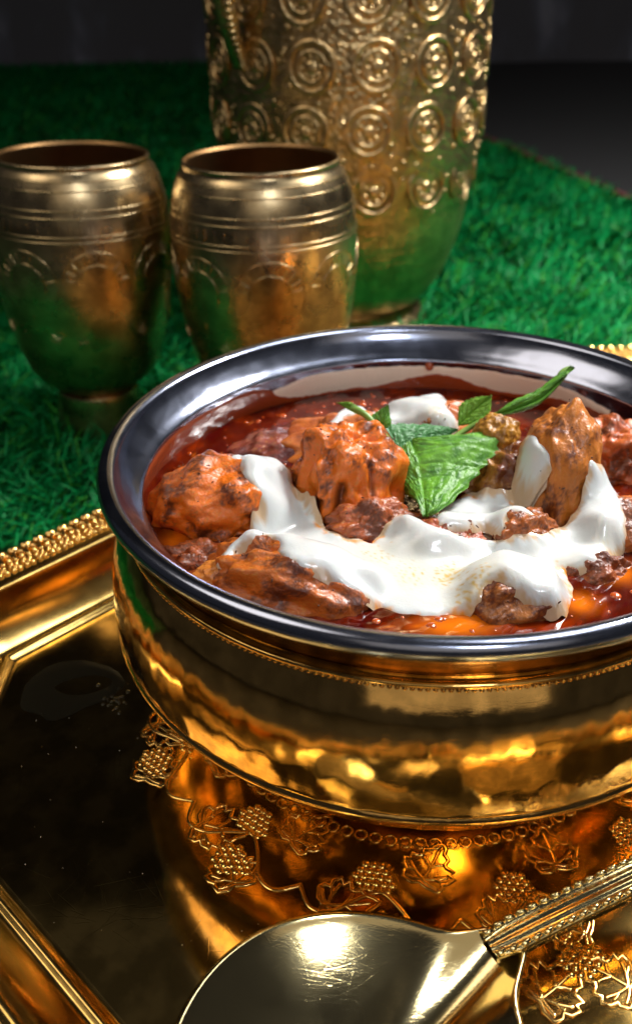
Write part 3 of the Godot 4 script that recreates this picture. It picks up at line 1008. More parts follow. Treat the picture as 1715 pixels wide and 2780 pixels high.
func all_cream() -> void:
	soften_food()
	bits_and_oil()
	var polys := {
		"main": [-417, -85, -432, -73, -440, -30, -440, 5, -437, 25, -430, 44, -424, 58, -415, 70, -402, 85, -388, 97, -379, 105, -386, 115, -400, 125, -414, 154, -419, 223, -429, 244, -444, 250, -454, 260, -461, 272, -467, 289, -469, 304, -460, 314, -450, 310, -442, 298, -432, 282, -417, 276, -399, 274, -382, 269, -366, 264, -354, 269, -346, 282, -342, 301, -338, 322, -333, 346, -326, 365, -316, 374, -300, 378, -282, 380, -265, 382, -250, 384, -235, 385, -218, 388, -202, 395, -185, 400, -168, 402, -151, 398, -135, 398, -120, 410, -105, 421, -89, 428, -73, 433, -55, 435, -37, 436, -19, 434, -1, 430, 16, 426, 32, 425, 47, 427, 58, 422, 67, 411, 80, 400, 98, 395, 110, 399, 120, 407, 132, 418, 146, 427, 161, 436, 177, 443, 193, 447, 211, 447, 225, 440, 242, 421, 258, 402, 266, 386, 273, 372, 278, 357, 281, 339, 281, 322, 278, 307, 268, 295, 264, 288, 275, 291, 291, 295, 307, 299, 325, 298, 339, 293, 341, 281, 344, 269, 362, 258, 390, 233, 410, 221, 420, 211, 425, 195, 429, 175, 431, 160, 433, 147, 433, 133, 433, 120, 433, 106, 444, 60, 474, -33, 481, -72, 474, -82, 453, -57, 414, 25, 390, 52, 376, 51, 363, 44, 353, 38, 347, 46, 350, 58, 356, 69, 362, 78, 360, 87, 350, 95, 342, 107, 336, 116, 325, 121, 308, 132, 287, 155, 272, 172, 259, 186, 247, 195, 235, 200, 224, 203, 211, 207, 194, 208, 177, 208, 158, 207, 142, 204, 130, 194, 114, 185, 95, 183, 76, 183, 57, 184, 38, 183, 21, 175, 5, 165, -7, 153, -20, 136, -29, 117, -38, 100, -49, 93, -59, 91, -70, 97, -80, 110, -88, 121, -97, 131, -110, 140, -124, 149, -137, 156, -154, 156, -173, 154, -192, 150, -211, 142, -227, 128, -239, 113, -249, 95, -262, 73, -275, 45, -285, 27, -294, 16, -305, 9, -314, 1, -318, -11, -321, -27, -325, -51, -330, -78, -346, -85, -365, -85, -384, -85, -403, -85],
		"middle": [9, 163, 6, 140, 11, 89, 25, 35, 36, 9, 47, -6, 58, -18, 70, -30, 84, -39, 102, -41, 119, -36, 130, -23, 146, -12, 165, -6, 184, -3, 202, 4, 216, 18, 220, 45, 217, 95, 218, 129, 224, 148, 228, 165, 226, 176, 218, 177, 207, 172, 197, 168, 185, 164, 169, 165, 161, 176, 160, 193, 160, 204, 151, 204, 145, 192, 140, 178, 133, 164, 124, 155, 110, 154, 98, 159, 85, 166, 68, 169, 51, 171, 37, 174, 21, 170],
		"strand": [247, -75, 236, -68, 228, -45, 225, -25, 218, -15, 213, -4, 219, 14, 226, 33, 233, 49, 243, 56, 255, 59, 266, 64, 276, 62, 284, 51, 286, 38, 283, 22, 280, 8, 277, -11, 275, -36, 272, -64, 259, -74],
		"back": [-309, -238, -302, -213, -287, -200, -270, -200, -251, -219, -232, -278, -218, -305, -207, -319, -194, -375, -178, -500, -165, -540, -153, -540, -140, -540, -128, -540, -116, -540, -104, -540, -92, -540, -80, -540, -68, -540, -56, -540, -45, -519, -39, -455, -30, -433, -18, -435, -6, -440, 6, -446, 21, -470, 39, -523, 53, -540, 65, -540, 77, -540, 89, -540, 101, -540, 113, -540, 119, -504, 104, -393, 98, -341, 106, -329, 118, -319, 124, -302, 116, -284, 98, -268, 77, -259, 57, -259, 43, -264, 26, -271, 14, -281, 4, -292, -7, -300, -18, -304, -29, -309, -40, -313, -51, -314, -62, -314, -72, -322, -79, -335, -84, -382, -86, -460, -103, -379, -117, -335, -128, -332, -140, -328, -151, -325, -162, -322, -174, -314, -186, -284, -200, -220, -217, -200, -235, -200, -253, -200, -273, -200, -287, -200, -300, -213],
		"sheet": [-480, 0, -471, -3, -462, -23, -457, -66, -448, -109, -430, -120, -408, -120, -387, -120, -366, -120, -346, -120, -334, -120, -346, -120, -367, -120, -388, -120, -407, -97, -420, -28, -432, -1, -448, 0, -462, 0, -474, 0],
		"rightback": [340, -51, 346, -46, 355, -36, 364, -24, 368, -9, 359, -2, 347, -7, 340, -22, 338, -38],
	}
	cream("main stream of white cream winding from the left piece across the front to the right", polys["main"], 0.0009, 0.0755, [[-60, 142, 26, 24], [-28, 195, 40, 7], [227, 226, 40, 14], [-390, 12, 36, 6], [369, 191, 45, 20], [400, 110, 40, 6], [205, 415, 40, 5], [120, 300, 60, 6], [-358, 90, 36, 4]], [[24, 305, 55, 0.95], [-130, 220, 70, 0.6], [264, 343, 40, 0.8], [60, 400, 60, 0.9], [-60, 300, 60, 0.7], [380, 230, 40, 0.5], [-60, 250, 50, 0.5], [250, 270, 40, 0.5]], 3)
	cream("short band of cream lying just below the big mint leaf", polys["middle"], 0.0008, 0.0715, [[100, 60, 50, 7]], [[180, 150, 30, 0.3]], 5)
	cream("upright streak of cream running down beside the tall wedge piece", polys["strand"], 0.0011, 0.0755, [[255, -30, 30, 16], [256, 29, 34, 10]], [], 7)
	cream("broad cream pool at the back behind the mint sprig", polys["back"], 0.0010, 0.0720, [[-20, -420, 80, 8], [90, -480, 36, 22]], [[60, -300, 30, 0.6]], 9)
	cream("thin pale sheet of cream behind the cream head on the left piece", polys["sheet"], 0.0009, 0.0750, [], [], 11)
	cream("small tongue of cream at the top right behind the wedge piece", polys["rightback"], 0.0016, 0.0790, [[355, -25, 30, 12]], [], 13)

# ---------------------------------------------------------------- mint
func along(pts: Array, f: float) -> Vector3:
	var n := pts.size() - 1
	var x := clampf(f, 0, 0.99999) * n
	var k := int(x)
	return pts[k].cubic_interpolate(pts[k + 1], pts[max(k - 1, 0)], pts[min(k + 2, n)], x - k)

# a leaf between its left margin, midrib and right margin, each a row of points from base to tip
func leaf(parent: Node3D, mid: Array, right: Array, left: Array, bulge: float, light: Color, dark: Color, seed_: int) -> void:
	var nu := 70
	var nv := 60
	var pts := []
	var nrm := Vector3.ZERO
	for i in nu + 1:
		var row := []
		var f := float(i) / nu
		var m := along(mid, f)
		var r := along(right, f)
		var l := along(left, f)
		for j in nv + 1:
			var s := float(j) / nv * 2.0 - 1.0
			var e := r if s > 0 else l
			var a := absf(s)
			# saw teeth on the margin
			var saw := 1.0 + 0.22 * (absf(fposmod(f * 10.0, 1.0) - 0.5) - 0.25) * a * a
			row.append(m.lerp(e, a * saw))
		pts.append(row)
	var b := MB.new()
	var cell := FastNoiseLite.new()
	cell.seed = seed_
	cell.frequency = 1.0
	var net := FastNoiseLite.new()
	net.seed = seed_
	net.frequency = 1.0
	net.noise_type = FastNoiseLite.TYPE_CELLULAR
	net.cellular_return_type = FastNoiseLite.RETURN_DISTANCE2_SUB
	var size: float = (mid[0] - mid[-1]).length()
	var side := 0
	var sheet := func(top: bool):
		var start := b.v.size()
		for i in nu + 1:
			for j in nv + 1:
				var p: Vector3 = pts[i][j]
				var du: Vector3 = pts[min(i + 1, nu)][j] - pts[max(i - 1, 0)][j]
				var dv: Vector3 = pts[i][min(j + 1, nv)] - pts[i][max(j - 1, 0)]
				var n := dv.cross(du).normalized()
				if n.y < 0 and n.z < 0.2:
					n = -n
				var f := float(i) / nu
				var s := float(j) / nv * 2.0 - 1.0
				var a := absf(s)
				# side veins leave the midrib at a slant; small veins net the fields between them
				var ph := f * 6.5 - a * 1.6
				var v1 := absf(fposmod(ph, 1.0) - 0.5) * 2.0
				var vein := smoothstep(0.80, 1.0, v1) * (1.0 - a * 0.4)
				var fields := net.get_noise_2d(f * 7.0 * size / 0.02, s * 4.5 * size / 0.02 + f * 2.0) + 1.0
				vein = maxf(vein, 0.8 * (1.0 - smoothstep(0.02, 0.22, fields)))
				vein = maxf(vein, smoothstep(0.06, 0.0, a))
				var puff := bulge * size * sin(PI * clampf(a, 0, 1)) * (1.0 - 0.3 * a)
				var q := p + n * (puff - vein * 0.00042 + 0.00030 * cell.get_noise_2d(f * 9.0, s * 7.0) * size / 0.02 + 0.00010 * cell.get_noise_2d(f * 30.0, s * 20.0) + (0.00009 if top else -0.00009))
				var c := dark.lerp(light, clampf(0.5 + 0.8 * cell.get_noise_2d(f * 5.0 + 9.0, s * 4.0), 0, 1)).lerp(light * 1.25, vein * 0.4)
				if a > 0.95 and cell.get_noise_2d(f * 40.0, 3.0) > 0.35:
					c = Color(0.02, 0.02, 0.006)
				b.col = c
				b.add(q)
		for i in nu:
			for j in nv:
				var p := start + i * (nv + 1) + j
				if top:
					b.tri(p, p + nv + 2, p + 1)
					b.tri(p, p + nv + 1, p + nv + 2)
				else:
					b.tri(p, p + 1, p + nv + 2)
					b.tri(p, p + nv + 2, p + nv + 1)
	sheet.call(true)
	sheet.call(false)
	put("leaf", b, M["mint_leaf"], parent)

func mint() -> void:
	var o := thing("mint_sprig", "fresh green mint sprig with one big veined leaf lying in the middle", "mint", Vector3.ZERO, "mint garnish on the curry")
	var lg := Color(0.16, 0.40, 0.030)
	var dg := Color(0.035, 0.15, 0.018)
	var yg := Color(0.22, 0.42, 0.04)
	leaf(o, [Vector3(-0.0020, 0.0715, -0.0130), Vector3(-0.0011, 0.0705, -0.0065), Vector3(-0.0008, 0.0678, -0.0010), Vector3(-0.0010, 0.0671, 0.0065), Vector3(-0.0008, 0.0650, 0.0110)], [Vector3(-0.0014, 0.0719, -0.0145), Vector3(0.0104, 0.0733, -0.0140), Vector3(0.0196, 0.0741, -0.0125), Vector3(0.0171, 0.0702, -0.0075), Vector3(0.0136, 0.0684, -0.0040), Vector3(0.0091, 0.0665, 0.0015), Vector3(0.0033, 0.0656, 0.0085), Vector3(-0.0008, 0.0650, 0.0110)], [Vector3(-0.0030, 0.0713, -0.0135), Vector3(-0.0057, 0.0700, -0.0120), Vector3(-0.0071, 0.0677, -0.0095), Vector3(-0.0066, 0.0654, -0.0065), Vector3(-0.0046, 0.0644, -0.0015), Vector3(-0.0022, 0.0657, 0.0060), Vector3(-0.0008, 0.0650, 0.0110)], 0.05, lg, dg, 3)
	leaf(o, [Vector3(-0.0049, 0.0685, -0.0150), Vector3(0.0001, 0.0703, -0.0180), Vector3(0.0056, 0.0710, -0.0200), Vector3(0.0105, 0.0710, -0.0210)], [Vector3(-0.0049, 0.0685, -0.0150), Vector3(0.0, 0.0697, -0.0165), Vector3(0.0054, 0.0696, -0.0180), Vector3(0.0105, 0.0710, -0.0210)], [Vector3(-0.0049, 0.0685, -0.0150), Vector3(-0.0077, 0.0728, -0.0205), Vector3(-0.0006, 0.0723, -0.0225), Vector3(0.0070, 0.0715, -0.0225), Vector3(0.0105, 0.0710, -0.0210)], 0.02, Color(0.07, 0.25, 0.07), Color(0.05, 0.18, 0.05), 5)
	leaf(o, [Vector3(-0.0046, 0.0684, -0.0140), Vector3(-0.0067, 0.0671, -0.0110), Vector3(-0.0077, 0.0647, -0.0085)], [Vector3(-0.0046, 0.0684, -0.0140), Vector3(-0.0052, 0.0664, -0.0095), Vector3(-0.0077, 0.0643, -0.0080)], [Vector3(-0.0046, 0.0684, -0.0140), Vector3(-0.0089, 0.0690, -0.0130), Vector3(-0.0087, 0.0659, -0.0100), Vector3(-0.0077, 0.0643, -0.0085)], 0.04, lg, dg, 7)
	leaf(o, [Vector3(-0.0093, 0.0732, -0.0175), Vector3(-0.0089, 0.0759, -0.0180), Vector3(-0.0076, 0.0789, -0.0200)], [Vector3(-0.0093, 0.0732, -0.0175), Vector3(-0.0069, 0.0740, -0.0185), Vector3(-0.0070, 0.0764, -0.0200), Vector3(-0.0076, 0.0789, -0.0200)], [Vector3(-0.0093, 0.0732, -0.0175), Vector3(-0.0121, 0.0756, -0.0190), Vector3(-0.0100, 0.0774, -0.0200), Vector3(-0.0076, 0.0789, -0.0200)], 0.05, lg, dg, 9)
	leaf(o, [Vector3(-0.0126, 0.0760, -0.0195), Vector3(-0.0162, 0.0777, -0.0215), Vector3(-0.0203, 0.0782, -0.0235)], [Vector3(-0.0126, 0.0760, -0.0195), Vector3(-0.0158, 0.0766, -0.0205), Vector3(-0.0203, 0.0782, -0.0235)], [Vector3(-0.0126, 0.0760, -0.0195), Vector3(-0.0165, 0.0788, -0.0220), Vector3(-0.0203, 0.0782, -0.0235)], 0.03, yg, lg, 11)
	var st := MB.new()
	st.tube(smooth3([Vector3(-0.0167, 0.0776, -0.0220), Vector3(-0.0136, 0.0767, -0.0200), Vector3(-0.0101, 0.0738, -0.0175), Vector3(-0.0065, 0.0699, -0.0150), Vector3(-0.0040, 0.0680, -0.0125), Vector3(-0.0021, 0.0650, -0.0090), Vector3(-0.0008, 0.0620, -0.0050)], 6), 0.00085, 10)
	put("stem", st, M["mint_stem"], o)
	var p := thing("mint_sprig", "smaller mint sprig at the back with a long rolled leaf pointing to the rim", "mint", Vector3.ZERO, "mint garnish on the curry")
	leaf(p, [Vector3(0.0108, 0.0712, -0.0230), Vector3(0.0146, 0.0745, -0.0245), Vector3(0.0194, 0.0781, -0.0260)], [Vector3(0.0108, 0.0712, -0.0230), Vector3(0.0166, 0.0725, -0.0225), Vector3(0.0190, 0.0747, -0.0240), Vector3(0.0194, 0.0781, -0.0260)], [Vector3(0.0108, 0.0712, -0.0230), Vector3(0.0116, 0.0754, -0.0265), Vector3(0.0152, 0.0775, -0.0265), Vector3(0.0194, 0.0781, -0.0260)], 0.05, yg, lg, 13)
	leaf(p, [Vector3(0.0184, 0.0741, -0.0215), Vector3(0.0250, 0.0759, -0.0225), Vector3(0.0318, 0.0776, -0.0250), Vector3(0.0379, 0.0813, -0.0290), Vector3(0.0405, 0.0835, -0.0305)], [Vector3(0.0184, 0.0741, -0.0215), Vector3(0.0258, 0.0751, -0.0220), Vector3(0.0314, 0.0764, -0.0240), Vector3(0.0367, 0.0797, -0.0275), Vector3(0.0405, 0.0835, -0.0305)], [Vector3(0.0184, 0.0741, -0.0215), Vector3(0.0244, 0.0775, -0.0240), Vector3(0.0311, 0.0794, -0.0265), Vector3(0.0367, 0.0825, -0.0290), Vector3(0.0405, 0.0835, -0.0305)], 0.05, lg, dg, 15)
	st = MB.new()
	st.tube(smooth3([Vector3(0.0095, 0.0700, -0.0190), Vector3(0.0132, 0.0715, -0.0210), Vector3(0.0179, 0.0738, -0.0215), Vector3(0.0217, 0.0750, -0.0225), Vector3(0.0282, 0.0770, -0.0247), Vector3(0.0351, 0.0797, -0.0280), Vector3(0.0380, 0.0826, -0.0300), Vector3(0.0403, 0.0833, -0.0305)], 6), 0.00075, 10)
	put("stem", st, M["mint_stem"], p)

# ---------------------------------------------------------------- cups, jug, spoon
func cup() -> Node3D:
	var o := thing("goblet", "", "goblet", Vector3.ZERO, "brass goblets on the grass mat")
	var b := MB.new()
	var prof := smooth2([Vector2(0.0, 0.002), Vector2(0.0172, 0.002), Vector2(0.0172, 0.002), Vector2(0.0178, 0.004), Vector2(0.0174, 0.011), Vector2(0.0166, 0.0205), Vector2(0.0160, 0.0218), Vector2(0.0160, 0.0218), Vector2(0.0140, 0.0222), Vector2(0.0140, 0.0222), Vector2(0.0190, 0.0255), Vector2(0.0255, 0.0320), Vector2(0.0295, 0.0430), Vector2(0.0322, 0.0560), Vector2(0.0338, 0.0680), Vector2(0.0344, 0.0790), Vector2(0.0343, 0.0880), Vector2(0.0336, 0.0965), Vector2(0.0322, 0.1035), Vector2(0.0300, 0.1090), Vector2(0.0283, 0.1118), Vector2(0.0283, 0.1134), Vector2(0.0276, 0.1140)], 6)
	b.lathe(prof, 160)
	put("bowl", b, M["cup_brass"], o)
	b = MB.new()
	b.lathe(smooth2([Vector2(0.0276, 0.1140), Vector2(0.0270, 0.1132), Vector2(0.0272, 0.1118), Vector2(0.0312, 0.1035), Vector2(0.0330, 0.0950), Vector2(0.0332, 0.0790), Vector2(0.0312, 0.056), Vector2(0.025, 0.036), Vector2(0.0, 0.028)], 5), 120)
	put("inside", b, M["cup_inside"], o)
	# turned bands round the shoulder
	b = MB.new()
	for y in [0.0893, 0.0912, 0.0975, 0.1000, 0.1062, 0.1092]:
		var r := 0.0
		for k in prof.size() - 1:
			if prof[k].y <= y and prof[k + 1].y > y and prof[k].y > 0.05:
				r = lerpf(prof[k].x, prof[k + 1].x, (y - prof[k].y) / (prof[k + 1].y - prof[k].y))
		var c := PackedVector3Array()
		for k in 90:
			c.append(Vector3(cos(TAU * k / 90) * r, y, -sin(TAU * k / 90) * r))
		b.tube(c, 0.00030, 6, true)
	put("turned_band", b, M["cup_brass"], o)
	# engraved fans, arcs and ticks as fine raised lines
	b = MB.new()
	var on := func(t: float, y: float) -> Vector3:
		var r := 0.0
		for k in prof.size() - 1:
			if prof[k].y <= y and prof[k + 1].y > y:
				r = lerpf(prof[k].x, prof[k + 1].x, (y - prof[k].y) / (prof[k + 1].y - prof[k].y))
		return Vector3(cos(t) * r, y, -sin(t) * r)
	for k in 56:
		var t := TAU * k / 56
		b.tube(PackedVector3Array([on.call(t, 0.0925), on.call(t, 0.0962)]), 0.00020, 5)
	for k in 8:
		var t0 := TAU * k / 8
		for ring in [0.0125, 0.0078]:
			var c := PackedVector3Array()
			for q in 20:
				var w := -0.5 + 3.6 * q / 19.0
				c.append(on.call(t0 + cos(w) * ring / 0.034, 0.0735 + sin(w) * ring))
			b.tube(c, 0.00028, 5)
		for q in 11:
			var w := 0.2 + 2.7 * q / 10.0
			b.tube(PackedVector3Array([on.call(t0 + cos(w) * 0.0082 / 0.034, 0.0735 + sin(w) * 0.0082), on.call(t0 + cos(w) * 0.0118 / 0.034, 0.0735 + sin(w) * 0.0118)]), 0.00022, 5)
		b.tube(PackedVector3Array([on.call(t0, 0.062), on.call(t0, 0.040)]), 0.00025, 5)
		for q in 9:
			var w := 0.3 + 2.5 * q / 8.0
			b.tube(PackedVector3Array([on.call(t0 + 0.39 + cos(w) * 0.0040 / 0.031, 0.050 + sin(w) * 0.0040), on.call(t0 + 0.39 + cos(w) * 0.0075 / 0.031, 0.050 + sin(w) * 0.0075)]), 0.00020, 5)
	put("engraving", b, M["cup_brass"], o)
	return o

func cups() -> void:
	var a := cup()
	a.position = Vector3(-0.1175, 0.0, -0.1690)
	a.rotation_degrees = Vector3(0, 20, -2.0)
	a.set_meta("label", "left brass goblet with engraved fans standing in the grass, cut by the frame")
	var b := a.duplicate()
	b.name = "goblet_001"
	add_child(b, true)
	b.position = Vector3(-0.0432, 0.0, -0.1546)
	b.rotation_degrees = Vector3(0, 95, 0)
	b.set_meta("label", "right brass goblet standing in front of the big embossed jug")

func jug() -> void:
	var o := thing("jug", "tall embossed brass jug with ring rosettes standing behind the goblets", "jug", Vector3(-0.0062, 0, -0.3049))
	var prof := smooth2([Vector2(0.0, 0.001), Vector2(0.0425, 0.001), Vector2(0.0425, 0.001), Vector2(0.0430, 0.003), Vector2(0.0405, 0.0075), Vector2(0.0365, 0.0095), Vector2(0.0340, 0.0105), Vector2(0.0340, 0.0105), Vector2(0.0360, 0.0130), Vector2(0.0400, 0.0155), Vector2(0.0400, 0.0155), Vector2(0.0440, 0.0200), Vector2(0.0502, 0.0290), Vector2(0.0581, 0.0493), Vector2(0.0628, 0.0746), Vector2(0.0658, 0.0931), Vector2(0.0668, 0.115), Vector2(0.0668, 0.1400), Vector2(0.0662, 0.190), Vector2(0.0640, 0.235), Vector2(0.0560, 0.275), Vector2(0.0420, 0.305), Vector2(0.0340, 0.325), Vector2(0.0360, 0.355), Vector2(0.0440, 0.380), Vector2(0.0440, 0.380), Vector2(0.0425, 0.380), Vector2(0.0425, 0.380), Vector2(0.0345, 0.355), Vector2(0.032, 0.325), Vector2(0.0, 0.300)], 6)
	var b := MB.new()
	b.lathe(prof, 220, func(t: float, p: Vector2):
		var d := 0.0
		if p.y > 0.04 and p.y < 0.2:
			d = noise_b.get_noise_3d(cos(t) * 700, p.y * 9000, sin(t) * 700) * 0.0008 * clampf((p.y - 0.05) * 25, 0.15, 1)
		return Vector2(p.x + d, p.y))
	put("body", b, M["jug_brass"], o)
	# rosette: rings round a button
	var r := MB.new()
	for q in [[0.0098, 0.0013], [0.0060, 0.0011]]:
		var c := PackedVector3Array()
		for k in 28:
			c.append(Vector3(cos(TAU * k / 28) * q[0], sin(TAU * k / 28) * q[0], 0))
		r.tube(c, q[1], 8, true, 1.0, Vector3.FORWARD)
	var disc := MB.new()
	r.ball(Vector3.ZERO, Vector3(0.0027, 0.0027, 0.0018), 12, 8)
	for k in 8:
		var w := TAU * k / 8
		r.ball(Vector3(cos(w) * 0.0042, sin(w) * 0.0042, 0), Vector3(0.0009, 0.0009, 0.0010), 8, 6)
	var rm := r.mesh()
	var rad := func(y: float) -> float:
		for k in prof.size() - 1:
			if prof[k].y <= y and prof[k + 1].y > y:
				return lerpf(prof[k].x, prof[k + 1].x, (y - prof[k].y) / (prof[k + 1].y - prof[k].y))
		return 0.06
	var dots := MB.new()
	var rnd := RandomNumberGenerator.new()
	rnd.seed = 4
	var rows := [0.082, 0.108, 0.134, 0.160, 0.186, 0.212]
	for y_ in rows.size():
		var y: float = rows[y_]
		for k in 15:
			var t := TAU * (k + (0.12 if y_ % 2 == 0 else 0.0)) / 15.0 + 0.20
			var rr: float = rad.call(y)
			var nrm := Vector3(cos(t), 0, -sin(t))
			var m := put("rosette", rm, M["jug_brass"], o)
			m.transform = Transform3D(Basis(Vector3.UP.cross(nrm), Vector3.UP, nrm * rnd.randf_range(0.45, 0.7)).rotated(nrm, rnd.randf() * 0.4), Vector3(nrm.x * (rr + 0.0001), y, nrm.z * (rr + 0.0001)))
			for q in 16:
				var dt := rnd.randf_range(-0.5, 0.5) * TAU / 15.0
				var dy := rnd.randf_range(-0.013, 0.013)
				if Vector2(dt * rr, dy).length() > 0.0112:
					var r2: float = rad.call(y + dy)
					var s := rnd.randf_range(0.0007, 0.0013)
					dots.ball(Vector3(cos(t + dt) * r2, y + dy, -sin(t + dt) * r2), Vector3(s, s, s), 8, 5)
	var dd := put("embossed_dots", dots, M["jug_brass"], o)
	dd.set_meta("kind", "stuff")
	# handle: a strap with beads that runs from the shoulder down to the belly on the left
	var h := MB.new()
	var path := smooth3([Vector3(-0.030, 0.300, 0.028), Vector3(-0.047, 0.262, 0.048), Vector3(-0.0545, 0.215, 0.0585), Vector3(-0.0545, 0.175, 0.0570), Vector3(-0.0530, 0.150, 0.0520), Vector3(-0.0490, 0.1330, 0.0455)], 8)
	var w := PackedFloat32Array()
	for k in path.size():
		w.append(lerpf(0.0072, 0.0042, float(k) / path.size()))
	h.tube(path, w, 14, false, 0.6)
	var hm := put("handle", h, M["jug_brass"], o)
	var bd := MB.new()
	for k in range(20, path.size(), 1):
		var p := path[k]
		var nn := Vector3(p.x, 0, p.z).normalized()
		bd.ball(p + nn * 0.0035 + Vector3(0.004, 0, 0.003), Vector3(0.0016, 0.0014, 0.0016), 10, 6)
	put("bead_row", bd, M["jug_brass"], hm)

func spoon() -> void:
	var o := thing("serving_spoon", "large brass serving spoon with beaded handle lying on the tray in front", "spoon")
	var c := Vector3(-0.0235, 0.0200, 0.1100)
	var neck_t := atan2(-0.0235, 0.0318)
	var outline := func(t: float) -> float:
		var d := wrapf(t - neck_t, -PI, PI)
		return 0.0282 + 0.0090 * exp(-pow(d / 0.16, 2.0)) + 0.0035 * exp(-pow(d / 0.55, 2.0))
	var b := MB.new()
	var n := 140
	var tiltv := Vector3(0.03, 1, 0.05)
	# inside, lip, outside in one sheet
	var rows := []
	for j in 25:
		var f := j / 24.0
		rows.append([f, -0.0105 * (1.0 - pow(f, 2.0))])
	rows.append([1.012, 0.0005])
	rows.append([1.030, 0.0006])
	rows.append([1.050, 0.0003])
	rows.append([1.055, -0.0006])
	rows.append([1.045, -0.0014])
	for j in 12:
		var f := 1.0 - j / 11.0
		rows.append([f, -0.0105 * (1.0 - pow(f, 2.0)) - 0.0012])
	b.grid(n, rows.size() - 1, true, func(i: int, j: int):
		var t := TAU * i / n
		var r: float = outline.call(t) * float(rows[j][0])
		return c + Vector3(cos(t) * r, float(rows[j][1]) + 0.0006 * sin(t * 2.0) * r / 0.03, sin(t) * r))
	put("bowl", b, M["spoon_brass"], o)
	# handle strap with a fluted top
	var path := smooth3([Vector3(0.0040, 0.0198, 0.0880), Vector3(0.0085, 0.0203, 0.0860), Vector3(0.0165, 0.0214, 0.0828), Vector3(0.0330, 0.0242, 0.0768), Vector3(0.0700, 0.0300, 0.0630), Vector3(0.1250, 0.0370, 0.0430)], 14)
	var half := PackedFloat32Array()
	for k in path.size():
		half.append(lerpf(0.0024, 0.0034, clampf(k / 14.0, 0, 1)))
	b = MB.new()
	var sec := [Vector2(-1.0, 0.0), Vector2(-0.92, 0.0007), Vector2(-0.62, 0.0007), Vector2(-0.5, 0.0002), Vector2(-0.36, 0.0006), Vector2(-0.2, 0.0009), Vector2(-0.08, 0.0004), Vector2(0.08, 0.0004), Vector2(0.2, 0.0009), Vector2(0.36, 0.0006), Vector2(0.5, 0.0002), Vector2(0.62, 0.0007), Vector2(0.92, 0.0007), Vector2(1.0, 0.0), Vector2(1.0, -0.0016), Vector2(-1.0, -0.0016)]
	b.grid(sec.size(), path.size() - 1, true, func(i: int, j: int):
		var t := (path[min(j + 1, path.size() - 1)] - path[max(j - 1, 0)]).normalized()
		var s := t.cross(Vector3.UP).normalized()
		var u := s.cross(t)
		return path[j] + s * sec[i].x * half[j] + u * sec[i].y)
	var hd := put("handle", b, M["spoon_brass"], o)
	var bead := MB.new()
	bead.ball(Vector3.ZERO, Vector3(0.00115, 0.00062, 0.00062), 12, 8)
	var bm := bead.mesh()
	var total := 0.0
	var nextb := 0.0012
	for k in path.size() - 1:
		var d := path[k].distance_to(path[k + 1])
		while nextb < total + d:
			var f := (nextb - total) / d
			var p := path[k].lerp(path[k + 1], f)
			var t := (path[k + 1] - path[k]).normalized()
			var s := t.cross(Vector3.UP).normalized()
			var u := s.cross(t)
			for e in [-1.0, 1.0]:
				var m := put("bead", bm, M["spoon_brass"], hd)
				m.transform = Transform3D(Basis(t, u, t.cross(u)).rotated(u, 0.25 * e), p + s * e * half[k] * 0.80 + u * 0.0009)
			nextb += 0.0025
		total += d

# ---------------------------------------------------------------- grass mat
const EDGE_A := Vector2(0.159, -0.845)
const EDGE_B := Vector2(0.228, -0.550)

func on_mat(x: float, z: float) -> bool:
	# right border of the mat: a straight cut running away to the left
	var ex := EDGE_A.x + (z - EDGE_A.y) * (EDGE_B.x - EDGE_A.x) / (EDGE_B.y - EDGE_A.y)
	return x < ex and z > -1.71 and x > -0.95

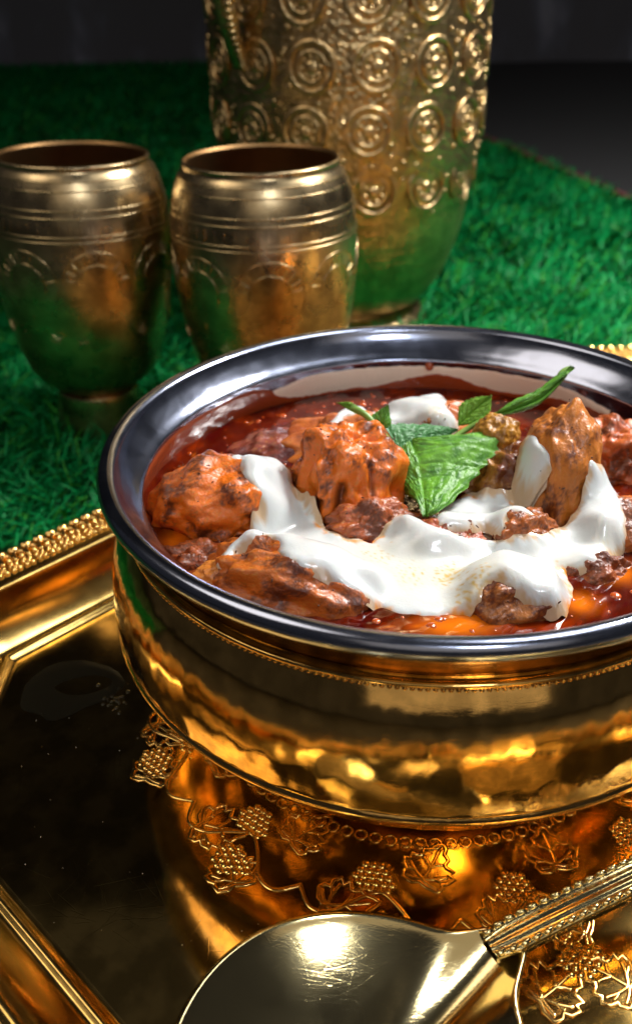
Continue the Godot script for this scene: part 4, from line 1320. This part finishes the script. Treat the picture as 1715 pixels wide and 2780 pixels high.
func grass_mat() -> void:
	var o := thing("grass_mat", "green artificial grass mat under the tray and the brass vessels", "mat")
	var b := MB.new()
	var far := EDGE_A.x + (-1.71 - EDGE_A.y) * 0.2339
	var near := EDGE_A.x + (0.004 - EDGE_A.y) * 0.2339
	var c := [Vector3(-0.95, 0, -1.71), Vector3(far, 0, -1.71), Vector3(near, 0, 0.004), Vector3(-0.95, 0, 0.004)]
	for side in [0.0, -0.011]:
		for p in c:
			b.add(p + Vector3(0, side, 0))
	b.tri(0, 1, 2)
	b.tri(0, 2, 3)
	b.tri(4, 6, 5)
	b.tri(4, 7, 6)
	for k in 4:
		var k2 := (k + 1) % 4
		b.tri(k, 4 + k2, k2)
		b.tri(k, 4 + k, 4 + k2)
	put("backing", b, M["mat_backing"], o)
	b = MB.new()
	var bind := PackedVector3Array()
	for k in 60:
		bind.append(c[1].lerp(c[2], k / 59.0) + Vector3(0.001, 0.004 + 0.0012 * noise_c.get_noise_1d(k * 3.1), 0))
	b.tube(bind, 0.0035, 8)
	put("binding", b, M["mat_binding"], o)
	# a blade: a folded strip that bends over
	var bl := MB.new()
	bl.grid(2, 5, false, func(i: int, j: int):
		var f := j / 5.0
		var w := 0.00062 * (1.0 - 0.75 * f * f)
		return Vector3((i - 1) * w, 0.0150 * f - 0.0030 * f * f, 0.0075 * f * f + (0.00020 if i != 1 else 0.0)))
	var blm := bl.mesh()
	var rnd := RandomNumberGenerator.new()
	rnd.seed = 99
	var tf := []
	var ol := tray_outline(0.020)
	var poly := PackedVector2Array()
	for p in ol:
		poly.append(Vector2(p.x, p.z))
	var zones := [[-0.30, 0.30, -0.34, 0.002, 50000], [-0.55, 0.32, -0.80, -0.34, 52000], [-0.90, 0.22, -1.70, -0.80, 38000]]
	for zn in zones:
		for k in int(zn[4]):
			var x := rnd.randf_range(zn[0], zn[1])
			var z := rnd.randf_range(zn[2], zn[3])
			if not on_mat(x, z) or Geometry2D.is_point_in_polygon(Vector2(x, z), poly):
				continue
			if Vector2(x + 0.1175, z + 0.169).length() < 0.0165 or Vector2(x + 0.0432, z + 0.1546).length() < 0.0165 or Vector2(x + 0.0062, z + 0.3049).length() < 0.042:
				continue
			var far_s: float = 1.0 if zn[2] > -0.4 else (1.35 if zn[2] > -0.9 else 1.9)
			# tufts lean together
			var lean := noise_c.get_noise_2d(x * 14, z * 14) * 2.6 + 0.9
			var bas := Basis(Vector3.UP, lean + rnd.randfn() * 0.8) * Basis(Vector3.RIGHT, rnd.randf_range(-0.1, 0.95))
			bas = bas * Basis(Vector3.UP, rnd.randfn() * 0.7)
			var s := rnd.randf_range(0.65, 1.15)
			tf.append([Transform3D(bas.scaled_local(Vector3(far_s * rnd.randf_range(0.8, 1.3), s, s)), Vector3(x, 0.0, z)), rnd.randf(), rnd.randf()])
	# a few strays that stand up in front of the left goblet
	for q in [[-0.1310, -0.1480, 1.9], [-0.1255, -0.1475, 1.6], [-0.096, -0.147, 1.2], [-0.141, -0.147, 1.3]]:
		tf.append([Transform3D(Basis(Vector3.UP, q[0] * 50).scaled_local(Vector3(0.8, q[2], 0.3)), Vector3(q[0], 0, q[1])), 0.9, 0.9])
	var mm := MultiMesh.new()
	mm.transform_format = MultiMesh.TRANSFORM_3D
	mm.use_colors = true
	mm.mesh = blm
	mm.instance_count = tf.size()
	for k in tf.size():
		mm.set_instance_transform(k, tf[k][0])
		var f: float = tf[k][1]
		var col := Color(0.001, 0.110, 0.024).lerp(Color(0.002, 0.26, 0.060), f)
		if tf[k][2] > 0.85:
			col = col.lerp(Color(0.05, 0.26, 0.012), 0.6)
		mm.set_instance_color(k, col)
	var mi := MultiMeshInstance3D.new()
	mi.name = "blades"
	mi.multimesh = mm
	mi.material_override = M["grass_blade"]
	mi.set_meta("kind", "stuff")
	o.add_child(mi, true)

func _ready() -> void:
	noise_a.seed = 5
	noise_a.frequency = 0.05
	noise_b.seed = 6
	noise_b.frequency = 0.09
	noise_b.fractal_octaves = 4
	noise_c.seed = 8
	noise_c.frequency = 1.0
	materials()
	setup()
	surroundings()
	tray()
	pot()
	gravy_smear()
	food()
	all_cream()
	mint()
	cups()
	jug()
	spoon()
	grass_mat()
